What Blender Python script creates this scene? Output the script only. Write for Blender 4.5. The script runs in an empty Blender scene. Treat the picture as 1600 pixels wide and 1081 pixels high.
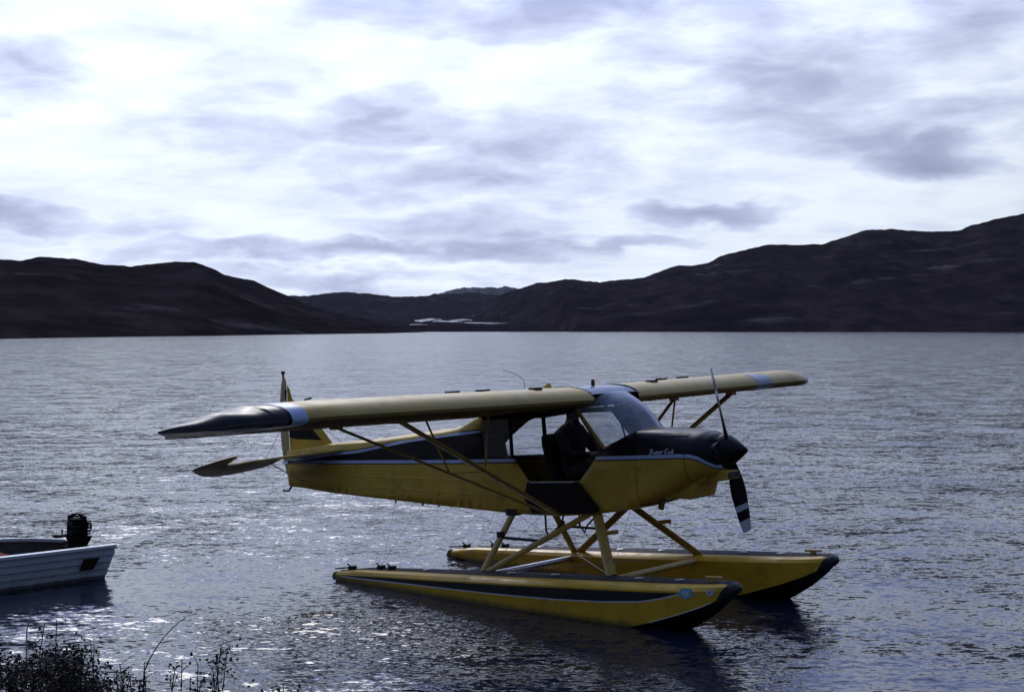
import bpy, bmesh, math, random
import numpy as np
from mathutils import Vector, Matrix, noise
from mathutils.geometry import delaunay_2d_cdt
R = math.radians
random.seed(7)
sc = bpy.context.scene
COL = sc.collection

# ------------------------------------------------------------------ camera
F_PX = 2326.0; HC = 2.78; HORIZON = 512.0
cam = bpy.data.cameras.new('camera'); camo = bpy.data.objects.new('camera', cam); COL.objects.link(camo)
cam.sensor_width = 36.0; cam.lens = F_PX / 1600 * 36.0
cam.clip_start = 0.1; cam.clip_end = 40000
camo.location = (0, 0, HC)
camo.rotation_euler = (math.pi/2 - math.atan((540.5-HORIZON)/F_PX), 0, 0)
sc.camera = camo

# ------------------------------------------------------------------ light
SUN_AZ, SUN_EL = R(-13), R(36)          # azimuth from +Y, positive to the right
sund = Vector((math.sin(SUN_AZ)*math.cos(SUN_EL), math.cos(SUN_AZ)*math.cos(SUN_EL), math.sin(SUN_EL)))
sl = bpy.data.lights.new('sun', 'SUN'); slo = bpy.data.objects.new('sun', sl); COL.objects.link(slo)
sl.energy = 1.15; sl.angle = R(27); sl.color = (1, .975, .94)
slo.rotation_euler = (-sund).to_track_quat('-Z', 'Y').to_euler()
slo.location = (0, 0, 60)

sc.cycles.max_bounces = 5; sc.cycles.diffuse_bounces = 2; sc.cycles.glossy_bounces = 3; sc.cycles.transparent_max_bounces = 8; sc.cycles.volume_bounces = 0
vs = sc.view_settings
vs.view_transform = 'Standard'; vs.look = 'None'; vs.exposure = 0.0; vs.gamma = 1.0; vs.use_curve_mapping = False

class NT:
    """small helper to write node trees"""
    def __init__(s, tree): s.t = tree; s.n = tree.nodes; s.l = tree.links
    def new(s, typ, **kw):
        nd = s.n.new(typ)
        for k, v in kw.items(): setattr(nd, k, v)
        return nd
    def put(s, sock, v):
        if isinstance(v, bpy.types.NodeSocket): s.l.new(v, sock)
        elif v is not None: sock.default_value = v
    def math(s, op, a, b=None, c=None, clamp=False):
        nd = s.new('ShaderNodeMath', operation=op, use_clamp=clamp)
        s.put(nd.inputs[0], a); s.put(nd.inputs[1], b)
        if c is not None: s.put(nd.inputs[2], c)
        return nd.outputs[0]
    def vmath(s, op, a, b=None, sc=None):
        nd = s.new('ShaderNodeVectorMath', operation=op)
        s.put(nd.inputs[0], a)
        if b is not None: s.put(nd.inputs[1], b)
        if sc is not None: s.put(nd.inputs['Scale'], sc)
        return nd.outputs['Value'] if op in ('DOT_PRODUCT', 'LENGTH') else nd.outputs[0]
    def noise(s, vec, scale, detail=3, rough=.5, dist=0, out=0):
        nd = s.new('ShaderNodeTexNoise'); s.put(nd.inputs['Vector'], vec)
        nd.inputs['Scale'].default_value = scale; nd.inputs['Detail'].default_value = detail
        nd.inputs['Roughness'].default_value = rough; nd.inputs['Distortion'].default_value = dist
        return nd.outputs[out]
    def ramp(s, fac, stops, interp='LINEAR'):
        nd = s.new('ShaderNodeValToRGB'); nd.color_ramp.interpolation = interp
        els = nd.color_ramp.elements
        while len(els) < len(stops): els.new(.5)
        for e, (p, c) in zip(els, stops):
            e.position = p; e.color = (*c, 1) if len(c) == 3 else c
        s.put(nd.inputs[0], fac); return nd.outputs[0]
    def mapr(s, v, a, b, c, d, smooth=False):
        nd = s.new('ShaderNodeMapRange'); nd.interpolation_type = 'SMOOTHSTEP' if smooth else 'LINEAR'
        s.put(nd.inputs[0], v)
        for i, q in enumerate((a, b, c, d)): s.put(nd.inputs[i+1], q)
        return nd.outputs[0]
    def mix(s, f, a, b, mode='MIX'):
        nd = s.new('ShaderNodeMix', data_type='RGBA', blend_type=mode)
        s.put(nd.inputs[0], f)
        for i, q in ((6, a), (7, b)):
            if isinstance(q, (tuple, list)) and len(q) == 3: q = (*q, 1)
            s.put(nd.inputs[i], q)
        return nd.outputs[2]
    def comb(s, x, y, z):
        nd = s.new('ShaderNodeCombineXYZ')
        for i, q in enumerate((x, y, z)): s.put(nd.inputs[i], q)
        return nd.outputs[0]
    def sep(s, v):
        nd = s.new('ShaderNodeSeparateXYZ'); s.put(nd.inputs[0], v); return nd.outputs

# ------------------------------------------------------------------ sky
world = bpy.data.worlds.new('World'); sc.world = world; world.use_nodes = True
world.cycles.sampling_method = 'NONE'
w = NT(world.node_tree); w.n.clear()
sky = w.new('ShaderNodeTexSky', sky_type='NISHITA', sun_disc=False)
sky.sun_elevation = SUN_EL; sky.sun_rotation = SUN_AZ
tc = w.new('ShaderNodeTexCoord'); D = w.vmath('NORMALIZE', tc.outputs['Generated'])
dx, dy, dz = w.sep(D)
az = w.math('ARCTAN2', dx, dy); el = w.math('ARCSINE', dz)
# warp the direction a little so that cloud outlines are ragged
ae = w.comb(w.math('MULTIPLY', az, 1.0), w.math('MULTIPLY', el, 2.4), 0)
wn = w.noise(ae, 12, 4, .55, 0, 1)
wv = w.vmath('MULTIPLY', w.vmath('SUBTRACT', wn, (.5, .5, .5)), (.10, .055, 0))
AE = w.vmath('ADD', w.comb(az, el, 0), wv)
# clouds on a flat layer seen in perspective
den = w.math('ADD', w.math('MAXIMUM', dz, 0), .10)
pl = w.comb(w.math('DIVIDE', dx, den), w.math('DIVIDE', dy, den), 0)
n1 = w.noise(pl, 1.15, 5, .6, .35)
n2 = w.noise(w.vmath('MULTIPLY', ae, (1, 1.25, 1)), 13, 5, .6, .3)
blobs = [(860,14,380,46,.48),(1200,112,230,70,.52),(590,178,80,44,.42),(370,190,200,52,.30),(750,252,215,64,.58),
         (1450,262,105,30,.70),(1380,205,270,44,.45),(1110,326,110,19,.62),
         (550,397,330,19,.66),(560,440,200,14,.42),(890,378,180,13,.48),(40,130,85,48,.45),(30,346,95,24,.55),(270,362,110,28,.32),
         (1540,60,120,65,.40),(740,360,130,24,.36)]
acc = None
for (u, v, ru, rv, s_) in blobs:
    a0 = math.atan((u-800)/F_PX); e0 = math.atan((HORIZON-v)/F_PX)
    q = w.vmath('MULTIPLY', w.vmath('SUBTRACT', AE, (a0, e0, 0)), (F_PX/ru/1.25, F_PX/rv/1.25, 0))
    g = w.math('SUBTRACT', 1.0, w.vmath('LENGTH', q), clamp=True)
    g = w.math('MULTIPLY', w.math('POWER', g, .8), s_*.98)
    acc = g if acc is None else w.math('MAXIMUM', acc, g) if False else w.math('ADD', acc, g)
acc = w.math('MINIMUM', acc, 1.1)
nn = w.math('SUBTRACT', n1, .5)
dark = w.math('ADD', w.math('MULTIPLY', acc, w.mapr(n2, .3, .7, .65, 1.25)), w.math('MULTIPLY', w.math('ADD', nn, .05), .85))
dark = w.math('ADD', dark, w.math('MULTIPLY', w.math('SUBTRACT', n2, .40), .62))
# soft field of darker cloud in the rest of the sky (same layer)
ccol = w.ramp(dark, [(0, (.89, .975, 1.06)), (.12, (.80, .88, 1.0)), (.30, (.625, .695, .885)), (.56, (.44, .49, .665)), (1.0, (.31, .345, .49))])
sdot = w.vmath('DOT_PRODUCT', D, tuple(sund))
lum = w.math('ADD', w.math('MULTIPLY', w.math('POWER', w.math('MULTIPLY_ADD', sdot, .5, .5), 3.2), 1.30), .035)
ccol = w.mix(w.mapr(el, .17, .36, 0, 1, True), ccol, w.mix(1.0, ccol, (.50, .60, 1.18), 'MULTIPLY'))   # thinner, bluer cloud overhead
ccol = w.mix(1.0, ccol, lum, 'MULTIPLY')
bg1 = w.new('ShaderNodeBackground'); w.put(bg1.inputs[0], sky.outputs[0]); bg1.inputs[1].default_value = .12
bg2 = w.new('ShaderNodeBackground'); w.put(bg2.inputs[0], ccol); bg2.inputs[1].default_value = 1.13
gap = w.mapr(el, .20, .50, 0, .62, True)                  # overhead the layer breaks and blue shows
cover = w.math('SUBTRACT', w.mapr(dark, -.25, .05, .90, 1.0), gap)
mx = w.new('ShaderNodeMixShader'); w.put(mx.inputs[0], cover); w.l.new(bg1.outputs[0], mx.inputs[1]); w.l.new(bg2.outputs[0], mx.inputs[2])
wo = w.new('ShaderNodeOutputWorld'); w.l.new(mx.outputs[0], wo.inputs[0])

# ------------------------------------------------------------------ materials
MATS = {}
def mat(name, col, rough=.5, metal=0, var=.12, vscale=6, bump=0, bscale=30, spec=.5, coat=0, dirt=None, dscale=3, damt=.5):
    m = bpy.data.materials.new(name); m.use_nodes = True; t = NT(m.node_tree)
    b = t.n['Principled BSDF']; tcn = t.new('ShaderNodeTexCoord'); P = tcn.outputs['Object']
    n = t.noise(P, vscale, 5, .6)
    lo = tuple(max(0, c*(1-var)) for c in col); hi = tuple(min(1, c*(1+var)) for c in col)
    c = t.ramp(n, [(.3, lo), (.7, hi)])
    if dirt:
        d = t.noise(P, dscale, 7, .65)
        c = t.mix(t.mapr(d, .48, .72, 0, damt, True), c, dirt)
    t.put(b.inputs['Base Color'], c)
    t.put(b.inputs['Roughness'], t.mapr(t.noise(P, vscale*2.3, 4), .3, .7, max(0, rough*.8), min(1, rough*1.25)))
    b.inputs['Metallic'].default_value = metal
    b.inputs['Specular IOR Level'].default_value = spec
    if coat: b.inputs['Coat Weight'].default_value = coat; b.inputs['Coat Roughness'].default_value = .12
    if bump:
        bn = t.new('ShaderNodeBump'); bn.inputs['Strength'].default_value = bump; bn.inputs['Distance'].default_value = .01
        t.put(bn.inputs['Height'], t.noise(P, bscale, 4, .6)); t.l.new(bn.outputs[0], b.inputs['Normal'])
    MATS[name] = m
    return m
YEL = mat('yellow_fabric_paint', (.66, .42, .05), .45, spec=.3, var=.10, vscale=3, dirt=(.20, .13, .04), dscale=4, damt=.45, bump=.12, bscale=9)
WYEL = mat('wing_yellow_paint', (.64, .45, .11), .42, spec=.42, var=.08, vscale=2.5, dirt=(.30, .24, .12), dscale=5, damt=.5, bump=.12, bscale=7)
def stain(m):
    t = NT(m.node_tree); b = t.n['Principled BSDF']; lk = b.inputs['Base Color'].links[0].from_socket
    g = t.new('ShaderNodeNewGeometry'); z = t.sep(g.outputs['Position'])[2]
    n = t.noise(t.vmath('MULTIPLY', g.outputs['Position'], (1, 1, .3)), 9, 5, .6)
    f = t.mapr(t.math('ADD', z, t.math('MULTIPLY', n, -.07)), -.03, .035, .75, 0, True)
    t.put(b.inputs['Base Color'], t.mix(f, lk, (.05, .04, .02)))
FYEL = mat('float_yellow_paint', (.72, .425, .022), .4, var=.10, vscale=3, dirt=(.25, .16, .04), dscale=4, damt=.45, bump=.08, bscale=12)
stain(FYEL)
SYEL = mat('strut_yellow_paint', (.52, .33, .06), .42, var=.12, vscale=9, dirt=(.2, .14, .06), dscale=12, damt=.5)
BLK = mat('black_paint', (.010, .007, .008), .45, spec=.18, var=.2, vscale=4, bump=.1, bscale=8)
DULL = mat('cowl_black_paint', (.011, .009, .011), .40, spec=.28, var=.25, vscale=5, dirt=(.025, .022, .024), dscale=7, damt=.5)
TIPB = mat('wing_tip_black', (.020, .016, .020), .36, spec=.4, var=.25, vscale=4, bump=.9, bscale=4.5)
WUND = mat('wing_underside_shade', (.30, .20, .07), .8, spec=.06, var=.15, vscale=3, dirt=(.12, .09, .05), dscale=4, damt=.5)  # darker copy of the wing yellow, underside shade in its colour, plus grime
TUND = mat('wing_tip_underside', (.10, .09, .10), .5, spec=.35, var=.2, vscale=4, bump=.6, bscale=4.5)  # tip black repeated paler below, its sheen put into the grey
STR = mat('pale_blue_stripe', (.52, .62, .86), .4, var=.08, vscale=5, dirt=(.3, .33, .45), dscale=9, damt=.4)
WHT = mat('white_paint', (.72, .74, .80), .4, var=.06)
GREY = mat('grey_metal', (.30, .31, .34), .38, metal=.7, var=.15)
ALU = mat('bare_metal_spreader', (.62, .62, .62), .3, metal=.8, var=.12, vscale=12)
RUB = mat('black_rubber', (.012, .012, .014), .6, var=.3, vscale=10, bump=.2)
DECK = mat('float_deck_walk', (.016, .014, .022), .7, spec=.2, var=.3, vscale=14, bump=.4, bscale=60)
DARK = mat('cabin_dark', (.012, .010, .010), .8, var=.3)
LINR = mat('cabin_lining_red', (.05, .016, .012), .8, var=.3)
RUDG = mat('rudder_tan_fabric', (.33, .25, .12), .6, spec=.12, var=.1)
UNDER = mat('stabilizer_brown', (.26, .16, .05), .5, var=.12)
BLUE = mat('sticker_blue', (.22, .48, .90), .5, var=.5, vscale=40)
BLUE2 = mat('sticker_pale_blue', (.50, .75, .90), .5, var=.4, vscale=50)
REDM = mat('red_plastic', (.20, .010, .012), .9, spec=.1, var=.2)
AMB = mat('beacon_lens', (.12, .02, .015), .25)

def glass_mat(name, tint, op):
    m = bpy.data.materials.new(name); m.use_nodes = True; t = NT(m.node_tree); t.n.clear()
    tr = t.new('ShaderNodeBsdfTransparent'); tr.inputs[0].default_value = (*tint, 1)
    gl = t.new('ShaderNodeBsdfGlossy'); gl.inputs['Roughness'].default_value = .06; gl.inputs[0].default_value = (.9, .93, 1, 1)
    df = t.new('ShaderNodeBsdfDiffuse'); df.inputs[0].default_value = (.72, .76, .84, 1)
    tcn = t.new('ShaderNodeTexCoord')
    fr = t.new('ShaderNodeFresnel'); fr.inputs[0].default_value = 1.5
    m1 = t.new('ShaderNodeMixShader'); t.l.new(fr.outputs[0], m1.inputs[0]); t.l.new(tr.outputs[0], m1.inputs[1]); t.l.new(gl.outputs[0], m1.inputs[2])
    m2 = t.new('ShaderNodeMixShader'); t.put(m2.inputs[0], t.mapr(t.noise(tcn.outputs['Object'], 5, 5, .6), .3, .75, op*.5, op*1.6))
    t.l.new(m1.outputs[0], m2.inputs[1]); t.l.new(df.outputs[0], m2.inputs[2])
    o = t.new('ShaderNodeOutputMaterial'); t.l.new(m2.outputs[0], o.inputs[0])
    return m
GLS = glass_mat('windshield_acrylic', (.86, .89, .94), .36)
GLS2 = glass_mat('side_window_acrylic', (.85, .87, .9), .03)

# ------------------------------------------------------------------ mesh helpers
class MB:
    def __init__(s): s.v = []; s.f = []; s.m = []
    def add(s, verts, faces, mi=0):
        o = len(s.v); s.v += [tuple(p) for p in verts]
        s.f += [tuple(i+o for i in f) for f in faces]
        s.m += (mi if isinstance(mi, list) else [mi]*len(faces)); return s
    def box(s, lo, hi, mi=0):
        x0, y0, z0 = lo; x1, y1, z1 = hi
        return s.add([(x0,y0,z0),(x1,y0,z0),(x1,y1,z0),(x0,y1,z0),(x0,y0,z1),(x1,y0,z1),(x1,y1,z1),(x0,y1,z1)],
                     [(0,3,2,1),(4,5,6,7),(0,1,5,4),(1,2,6,5),(2,3,7,6),(3,0,4,7)], mi)
    def bar(s, p0, p1, a, b=None, fwd=(1,0,0), n=14, mi=0, a1=None, b1=None):
        """elliptic strut: half-axis a along fwd, b across"""
        p0, p1 = Vector(p0), Vector(p1); b = b or a; a1 = a1 or a; b1 = b1 or b
        d = (p1-p0).normalized(); f = Vector(fwd); f = f - d*f.dot(d)
        if f.length < 1e-3: f = Vector((0,1,0)) - d*d.y
        f.normalize(); g = d.cross(f)
        vs_ = []
        for (p, aa, bb) in ((p0, a, b), (p1, a1, b1)):
            vs_ += [p + f*aa*math.cos(2*math.pi*k/n) + g*bb*math.sin(2*math.pi*k/n) for k in range(n)]
        fs = [(k, (k+1) % n, n+(k+1) % n, n+k) for k in range(n)] + [tuple(range(n))[::-1], tuple(range(n, 2*n))]
        return s.add(vs_, fs, mi)
    def tube(s, pts, r, n=8, mi=0):
        pts = [Vector(p) for p in pts]; rings = []
        up = Vector((0,0,1)); prev = None
        for i, p in enumerate(pts):
            d = (pts[min(i+1, len(pts)-1)] - pts[max(i-1, 0)]).normalized()
            if prev is None:
                a = d.orthogonal().normalized()
            else:
                a = (prev - d*prev.dot(d)).normalized()
            prev = a; b = d.cross(a); rr = r[i] if isinstance(r, (list, tuple)) else r
            rings.append([p + a*rr*math.cos(2*math.pi*k/n) + b*rr*math.sin(2*math.pi*k/n) for k in range(n)])
        return s.loft(rings, closed=True, caps=True, mi=mi)
    def loft(s, rings, closed=True, caps=False, mi=0, matf=None):
        n = len(rings[0]); vs_ = [p for r_ in rings for p in r_]; fs = []; ms = []
        for i in range(len(rings)-1):
            for k in range(n if closed else n-1):
                k2 = (k+1) % n
                fs.append((i*n+k, i*n+k2, (i+1)*n+k2, (i+1)*n+k)); ms.append(matf(i, k) if matf else mi)
        if caps:
            fs.append(tuple(range(n))[::-1]); fs.append(tuple((len(rings)-1)*n+k for k in range(n))); ms += [mi, mi]
        return s.add(vs_, fs, ms)
    def sphere(s, c, r, nu=12, nv=8, mi=0, sx=1, sy=1, sz=1):
        rings = []
        for i in range(1, nv):
            th = math.pi*i/nv
            rings.append([(c[0]+sx*r*math.sin(th)*math.cos(2*math.pi*k/nu), c[1]+sy*r*math.sin(th)*math.sin(2*math.pi*k/nu), c[2]+sz*r*math.cos(th)) for k in range(nu)])
        o = MB(); o.loft(rings, True, True)
        return s.add(o.v, o.f, mi)
    def plate(s, poly, axis, lo, hi, mi=0):
        """extrude a 2D polygon; axis 'y': poly is (x,z); 'z': (x,y); 'x': (y,z)"""
        n = len(poly)
        def P3(p, t):
            return {'y': (p[0], t, p[1]), 'z': (p[0], p[1], t), 'x': (t, p[0], p[1])}[axis]
        vs_ = [P3(p, lo) for p in poly] + [P3(p, hi) for p in poly]
        fs = [tuple(range(n)), tuple(range(2*n-1, n-1, -1))] + [(k, n+k, n+(k+1) % n, (k+1) % n) for k in range(n)]
        return s.add(vs_, fs, mi)

def mesh_obj(name, mb, mats, parent=None, base=(0,0,0), smooth=True, angle=40, bevel=0):
    me = bpy.data.meshes.new(name)
    b = Vector(base)
    me.from_pydata([Vector(p)-b for p in mb.v], [], mb.f)
    mats = mats if isinstance(mats, (list, tuple)) else [mats]
    for m in mats: me.materials.append(m)
    me.polygons.foreach_set('material_index', mb.m)
    bm = bmesh.new(); bm.from_mesh(me)
    bmesh.ops.remove_doubles(bm, verts=bm.verts, dist=1e-5)
    bmesh.ops.recalc_face_normals(bm, faces=bm.faces)
    for f in bm.faces: f.smooth = smooth
    if smooth:
        for e in bm.edges:
            if len(e.link_faces) == 2 and e.calc_face_angle(0) > R(angle): e.smooth = False
    bm.to_mesh(me); bm.free()
    o = bpy.data.objects.new(name, me); COL.objects.link(o)
    if parent: o.parent = parent
    if bevel:
        bv = o.modifiers.new('bevel', 'BEVEL'); bv.width = bevel; bv.segments = 2; bv.limit_method = 'ANGLE'; bv.angle_limit = R(50)
    return o
def tag(o, label=None, cat=None, group=None, kind=None):
    for k, v in (('label', label), ('category', cat), ('group', group), ('kind', kind)):
        if v: o[k] = v
    return o
def interp(tab, x):
    xs = [p[0] for p in tab]
    return float(np.interp(x, xs, [p[1] for p in tab]))
def catmull(pts, n):
    """smooth polyline through 2D/3D points"""
    P = [Vector(p) for p in pts]; out = []
    for i in range(len(P)-1):
        p0, p1, p2, p3 = P[max(i-1, 0)], P[i], P[i+1], P[min(i+2, len(P)-1)]
        for k in range(n):
            t = k/n
            out.append(.5*((2*p1)+(p2-p0)*t+(2*p0-5*p1+4*p2-p3)*t*t+(3*p1-p0-3*p2+p3)*t**3))
    return out + [P[-1]]
def pip(x, y, poly):
    c = False; n = len(poly)
    for i in range(n):
        x1, y1 = poly[i]; x2, y2 = poly[(i+1) % n]
        if (y1 > y) != (y2 > y) and x < (x2-x1)*(y-y1)/(y2-y1)+x1: c = not c
    return c

# ------------------------------------------------------------------ lake
def water_mat():
    m = bpy.data.materials.new('lake_water'); m.use_nodes = True; t = NT(m.node_tree); b = t.n['Principled BSDF']
    g = t.new('ShaderNodeNewGeometry'); P = g.outputs['Position']
    def rotm(v, a, sx, sy):
        mp = t.new('ShaderNodeMapping'); t.put(mp.inputs[0], v); mp.inputs['Rotation'].default_value = (0, 0, R(a)); mp.inputs['Scale'].default_value = (sx, sy, 1)
        return mp.outputs[0]
    a = t.noise(rotm(P, 8, .5, 1), 14, 3, .6, .3, 1)        # ripples of a hand's width
    bb = t.noise(rotm(P, -6, .5, 1), 5.0, 2, .5, .2, 1)          # wavelets
    c = t.noise(rotm(P, 14, .6, 1), 30, 2, .5, 0, 1)             # fine capillary ripples
    gust = t.noise(rotm(P, 10, .35, 1), .035, 3, .55, .4)        # cat's-paws
    gust2 = t.noise(rotm(P, -4, .45, 1), .34, 4, .6, .4)
    amp = t.math('ADD', t.mapr(gust, .32, .68, .66, 1.14), t.mapr(gust2, .3, .7, -.36, .36))
    def lay(n, k): return t.vmath('MULTIPLY', t.vmath('SUBTRACT', n, (.5, .5, .5)), k)
    s = t.vmath('ADD', lay(a, (.50, .75, 0)), lay(bb, (.16, .30, 0)))
    far = t.noise(rotm(P, 5, .5, 1), 1.4, 3, .55, .3, 1)       # longer wind waves, told apart farther out
    s = t.vmath('ADD', s, lay(far, (.18, .36, 0)))
    s = t.vmath('ADD', s, lay(c, (.28, .42, 0)))
    s = t.vmath('SCALE', s, sc=amp)
    N = t.vmath('NORMALIZE', t.vmath('ADD', s, (0, 0, 1)))
    t.put(b.inputs['Normal'], N)
    b.inputs['Base Color'].default_value = (.011, .015, .034, 1)
    b.inputs['Roughness'].default_value = .10; b.inputs['IOR'].default_value = 1.333
    return m
WATER = water_mat()
mb = MB(); xs = [-4000, -1200, -400, -120, -40, -12, 0, 12, 40, 120, 400, 1200, 4000]; ys = [-60, 2, 8, 20, 45, 100, 220, 500, 1000, 1600]
mb.add([(x, y, 0) for y in ys for x in xs], [(j*len(xs)+i, j*len(xs)+i+1, (j+1)*len(xs)+i+1, (j+1)*len(xs)+i) for j in range(len(ys)-1) for i in range(len(xs)-1)])
lake = mesh_obj('lake', mb, WATER); tag(lake, 'wind-rippled blue grey lake water', 'lake', kind='structure')

# ------------------------------------------------------------------ hills
def hill_mat(name, c1, c2, c3, sx=1.0):
    m = bpy.data.materials.new(name); m.use_nodes = True; t = NT(m.node_tree); b = t.n['Principled BSDF']
    g = t.new('ShaderNodeNewGeometry'); P = t.vmath('MULTIPLY', g.outputs['Position'], (1, .6, 2.2))
    n = t.noise(P, .012*sx, 8, .62, .3); n2 = t.noise(P, .05*sx, 6, .65)
    c = t.ramp(n, [(.32, c1), (.62, c2)])
    st = t.noise(t.vmath('MULTIPLY', g.outputs['Position'], (.4, .5, 5)), .022*sx, 6, .6, .2)
    c = t.mix(t.mapr(st, .56, .70, 0, .6, True), c, c3)
    c = t.mix(t.mapr(n2, .38, .62, 0, .75), c, (.005, .004, .004))
    t.put(b.inputs['Base Color'], c); b.inputs['Roughness'].default_value = .95; b.inputs['Specular IOR Level'].default_value = 0
    bn = t.new('ShaderNodeBump'); bn.inputs['Strength'].default_value = .7; bn.inputs['Distance'].default_value = 5
    t.put(bn.inputs['Height'], t.noise(P, .035*sx, 8, .65)); t.l.new(bn.outputs[0], b.inputs['Normal'])
    return m
HILL = hill_mat('tundra_hill', (.011, .0078, .0075), (.038, .029, .030), (.11, .10, .11))
HILL2 = hill_mat('far_tundra_hill', (.014, .011, .012), (.030, .025, .027), (.08, .075, .085), .6)
ROCK = hill_mat('far_bare_rock', (.05, .05, .055), (.16, .16, .18), (.30, .31, .33), .8)
def hill(name, ridge, shore, crest, mt, label, ncol=220, nrow=60, rough=1.0, seed=0, power=1.35):
    """ridge: (u,v) skyline; shore/crest: (u, metres from the viewer)"""
    u0, u1 = ridge[0][0], ridge[-1][0]; mb = MB(); vs_ = []
    for i in range(ncol+1):
        u = u0+(u1-u0)*i/ncol; k = (u-800)/F_PX
        v = interp(ridge, u); ds = interp(shore, u); dr = max(ds+60, interp(crest, u)); zr = max(2., HC+(HORIZON-v)/F_PX*dr)
        for j in range(nrow+1):
            t = j/nrow*1.5
            d = ds+(dr-ds)*t
            if t <= 1: h = zr*(1-(1-t)**power)*(.0+1.0)
            else: h = zr*(1-.35*((t-1)/.5)**1.6)
            X, Y = d*k, d
            a = min(1, t*2.5)
            nz = noise.fractal(Vector((X*.006, Y*.006, seed)), 1.0, 2.1, 6)*zr*.11*rough*a
            nz += noise.fractal(Vector((X*.034, Y*.02, seed+9)), .8, 2.2, 6)*3.4*rough*a*(dr/1000)
            if t > .55: nz *= max(.36, 1-(t-.55)*1.9)
            if t <= 1: h = min(h, zr*(.10+.90*t)*1.25)
            vs_.append((X, Y, h+nz-.6*(1-min(1, t*12))))
    m = nrow+1
    mb.add(vs_, [(i*m+j, (i+1)*m+j, (i+1)*m+j+1, i*m+j+1) for i in range(ncol) for j in range(nrow)])
    o = mesh_obj(name, mb, mt, smooth=True, angle=180)
    return tag(o, label, 'hill', kind='structure')
hill('hill_left', [(-900,452),(-600,440),(-300,420),(-100,406),(0,410),(30,412),(68,407),(120,409),(160,417),(205,421),(240,414),(275,411),(305,413),(330,421),(350,431),(372,435),(395,438),(420,451),(445,462),(480,477),(520,488),(560,498),(600,507),(640,513),(665,516)],
     [(-900,250),(-300,300),(0,362),(320,500),(600,700),(665,900)], [(-900,900),(0,950),(300,1050),(445,1150),(665,1150)], HILL, 'dark treeless hill on the left shore', 320, 70, seed=3)
hill('hill_right', [(620,514),(680,506),(720,490),(745,478),(775,464),(806,452),(840,443),(880,438),(910,440),(935,444),(960,439),(1005,436),(1020,431),(1035,425),(1060,418),(1105,416),(1125,405),(1170,392),(1205,386),(1285,384),(1320,371),(1355,362),(1400,362),(1455,366),(1500,361),(1520,352),(1560,341),(1600,335),(1700,325),(1900,318),(2300,330),(2700,360)],
     [(620,2350),(760,2000),(830,1400),(900,1020),(1200,960),(1600,930),(2700,700)], [(620,2650),(720,2600),(806,2500),(900,2050),(1000,1900),(1300,1750),(1600,1650),(2700,1400)], HILL, 'long dark treeless hill rising along the right shore', 420, 70, seed=11)
hill('hill_middle', [(250,480),(380,474),(450,464),(480,463),(505,460),(545,458),(580,460),(610,464),(640,465),(690,461),(720,459),(760,462),(860,466),(1000,480)],
     [(250,1900),(1000,2100)], [(250,3000),(1000,3200)], HILL2, 'low purple hill behind the head of the lake', 160, 50, seed=23)
hill('hill_rocky', [(600,485),(660,470),(690,461),(705,456),(720,452),(735,450),(755,448),(775,449),(790,448),(806,451),(830,459),(900,470)],
     [(600,3900),(900,3900)], [(600,5200),(900,5200)], ROCK, 'distant pale rocky summit at the end of the valley', 120, 50, seed=31, rough=1.3)
# valley floor with the river flats
mb = MB(); rows = [(930, -.6), (1060, .6), (1200, 2.2), (1500, 5.5), (2100, 14), (2800, 26), (4200, 60)]
us = list(range(360, 1000, 20))
mb.add([((u-800)/F_PX*d, d, z+noise.noise(Vector((u*.03, d*.01, 2)))*.5*(d/1000)) for d, z in rows for u in us],
       [(j*len(us)+i, j*len(us)+i+1, (j+1)*len(us)+i+1, (j+1)*len(us)+i) for j in range(len(rows)-1) for i in range(len(us)-1)])
tag(mesh_obj('valley_floor', mb, HILL2, angle=180), 'dark river flats at the head of the lake', 'ground', kind='structure')
RIV = bpy.data.materials.new('river_water'); RIV.use_nodes = True
_b = RIV.node_tree.nodes['Principled BSDF']; _b.inputs['Base Color'].default_value = (.55, .57, .62, 1); _b.inputs['Roughness'].default_value = .12; _b.inputs['IOR'].default_value = 1.5
def zfloor(d): return interp(rows, d)
def river(u0, u1, v, hgt, lab):
    """a bright reach of the river lying on the valley floor"""
    d = 700.
    for _ in range(400):
        if HC+(HORIZON-v)/F_PX*d <= zfloor(d)+.8: break
        d += 8
    pts = []; n = 14; dd = d*.03*hgt
    for k in range(n+1):
        t = k/n; u = u0+(u1-u0)*t; wd = dd*(.35+.65*math.sin(math.pi*min(1, t*1.15+.05)))*(1+.5*noise.noise(Vector((u*.2, v, 3))))
        mid = d+dd*.35*math.sin(t*5+v)
        pts.append((u, mid-wd*.5, mid+wd*.5))
    mb = MB(); vs_ = []
    for (u, a, b) in pts:
        for q in (a, b): vs_.append(((u-800)/F_PX*q, q, zfloor(q)+1.3))
    mb.add(vs_, [(2*k, 2*k+2, 2*k+3, 2*k+1) for k in range(n)])
    tag(mesh_obj('river_reach', mb, RIV), lab, 'river', kind='structure')
river(648, 690, 500.5, 5.5, 'bright river bend at the foot of the dark left spur')
river(676, 722, 503, 2.6, 'pale river reach right of the bend')
river(702, 738, 501, 4.2, 'bright river reach under the scree slope')
river(725, 770, 505, 1.8, 'narrow braid of river on the flats')
river(755, 792, 506, 1.3, 'thin river streak below the right hill')
river(640, 668, 508, 1.3, 'small pond on the flats near the lake')

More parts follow.
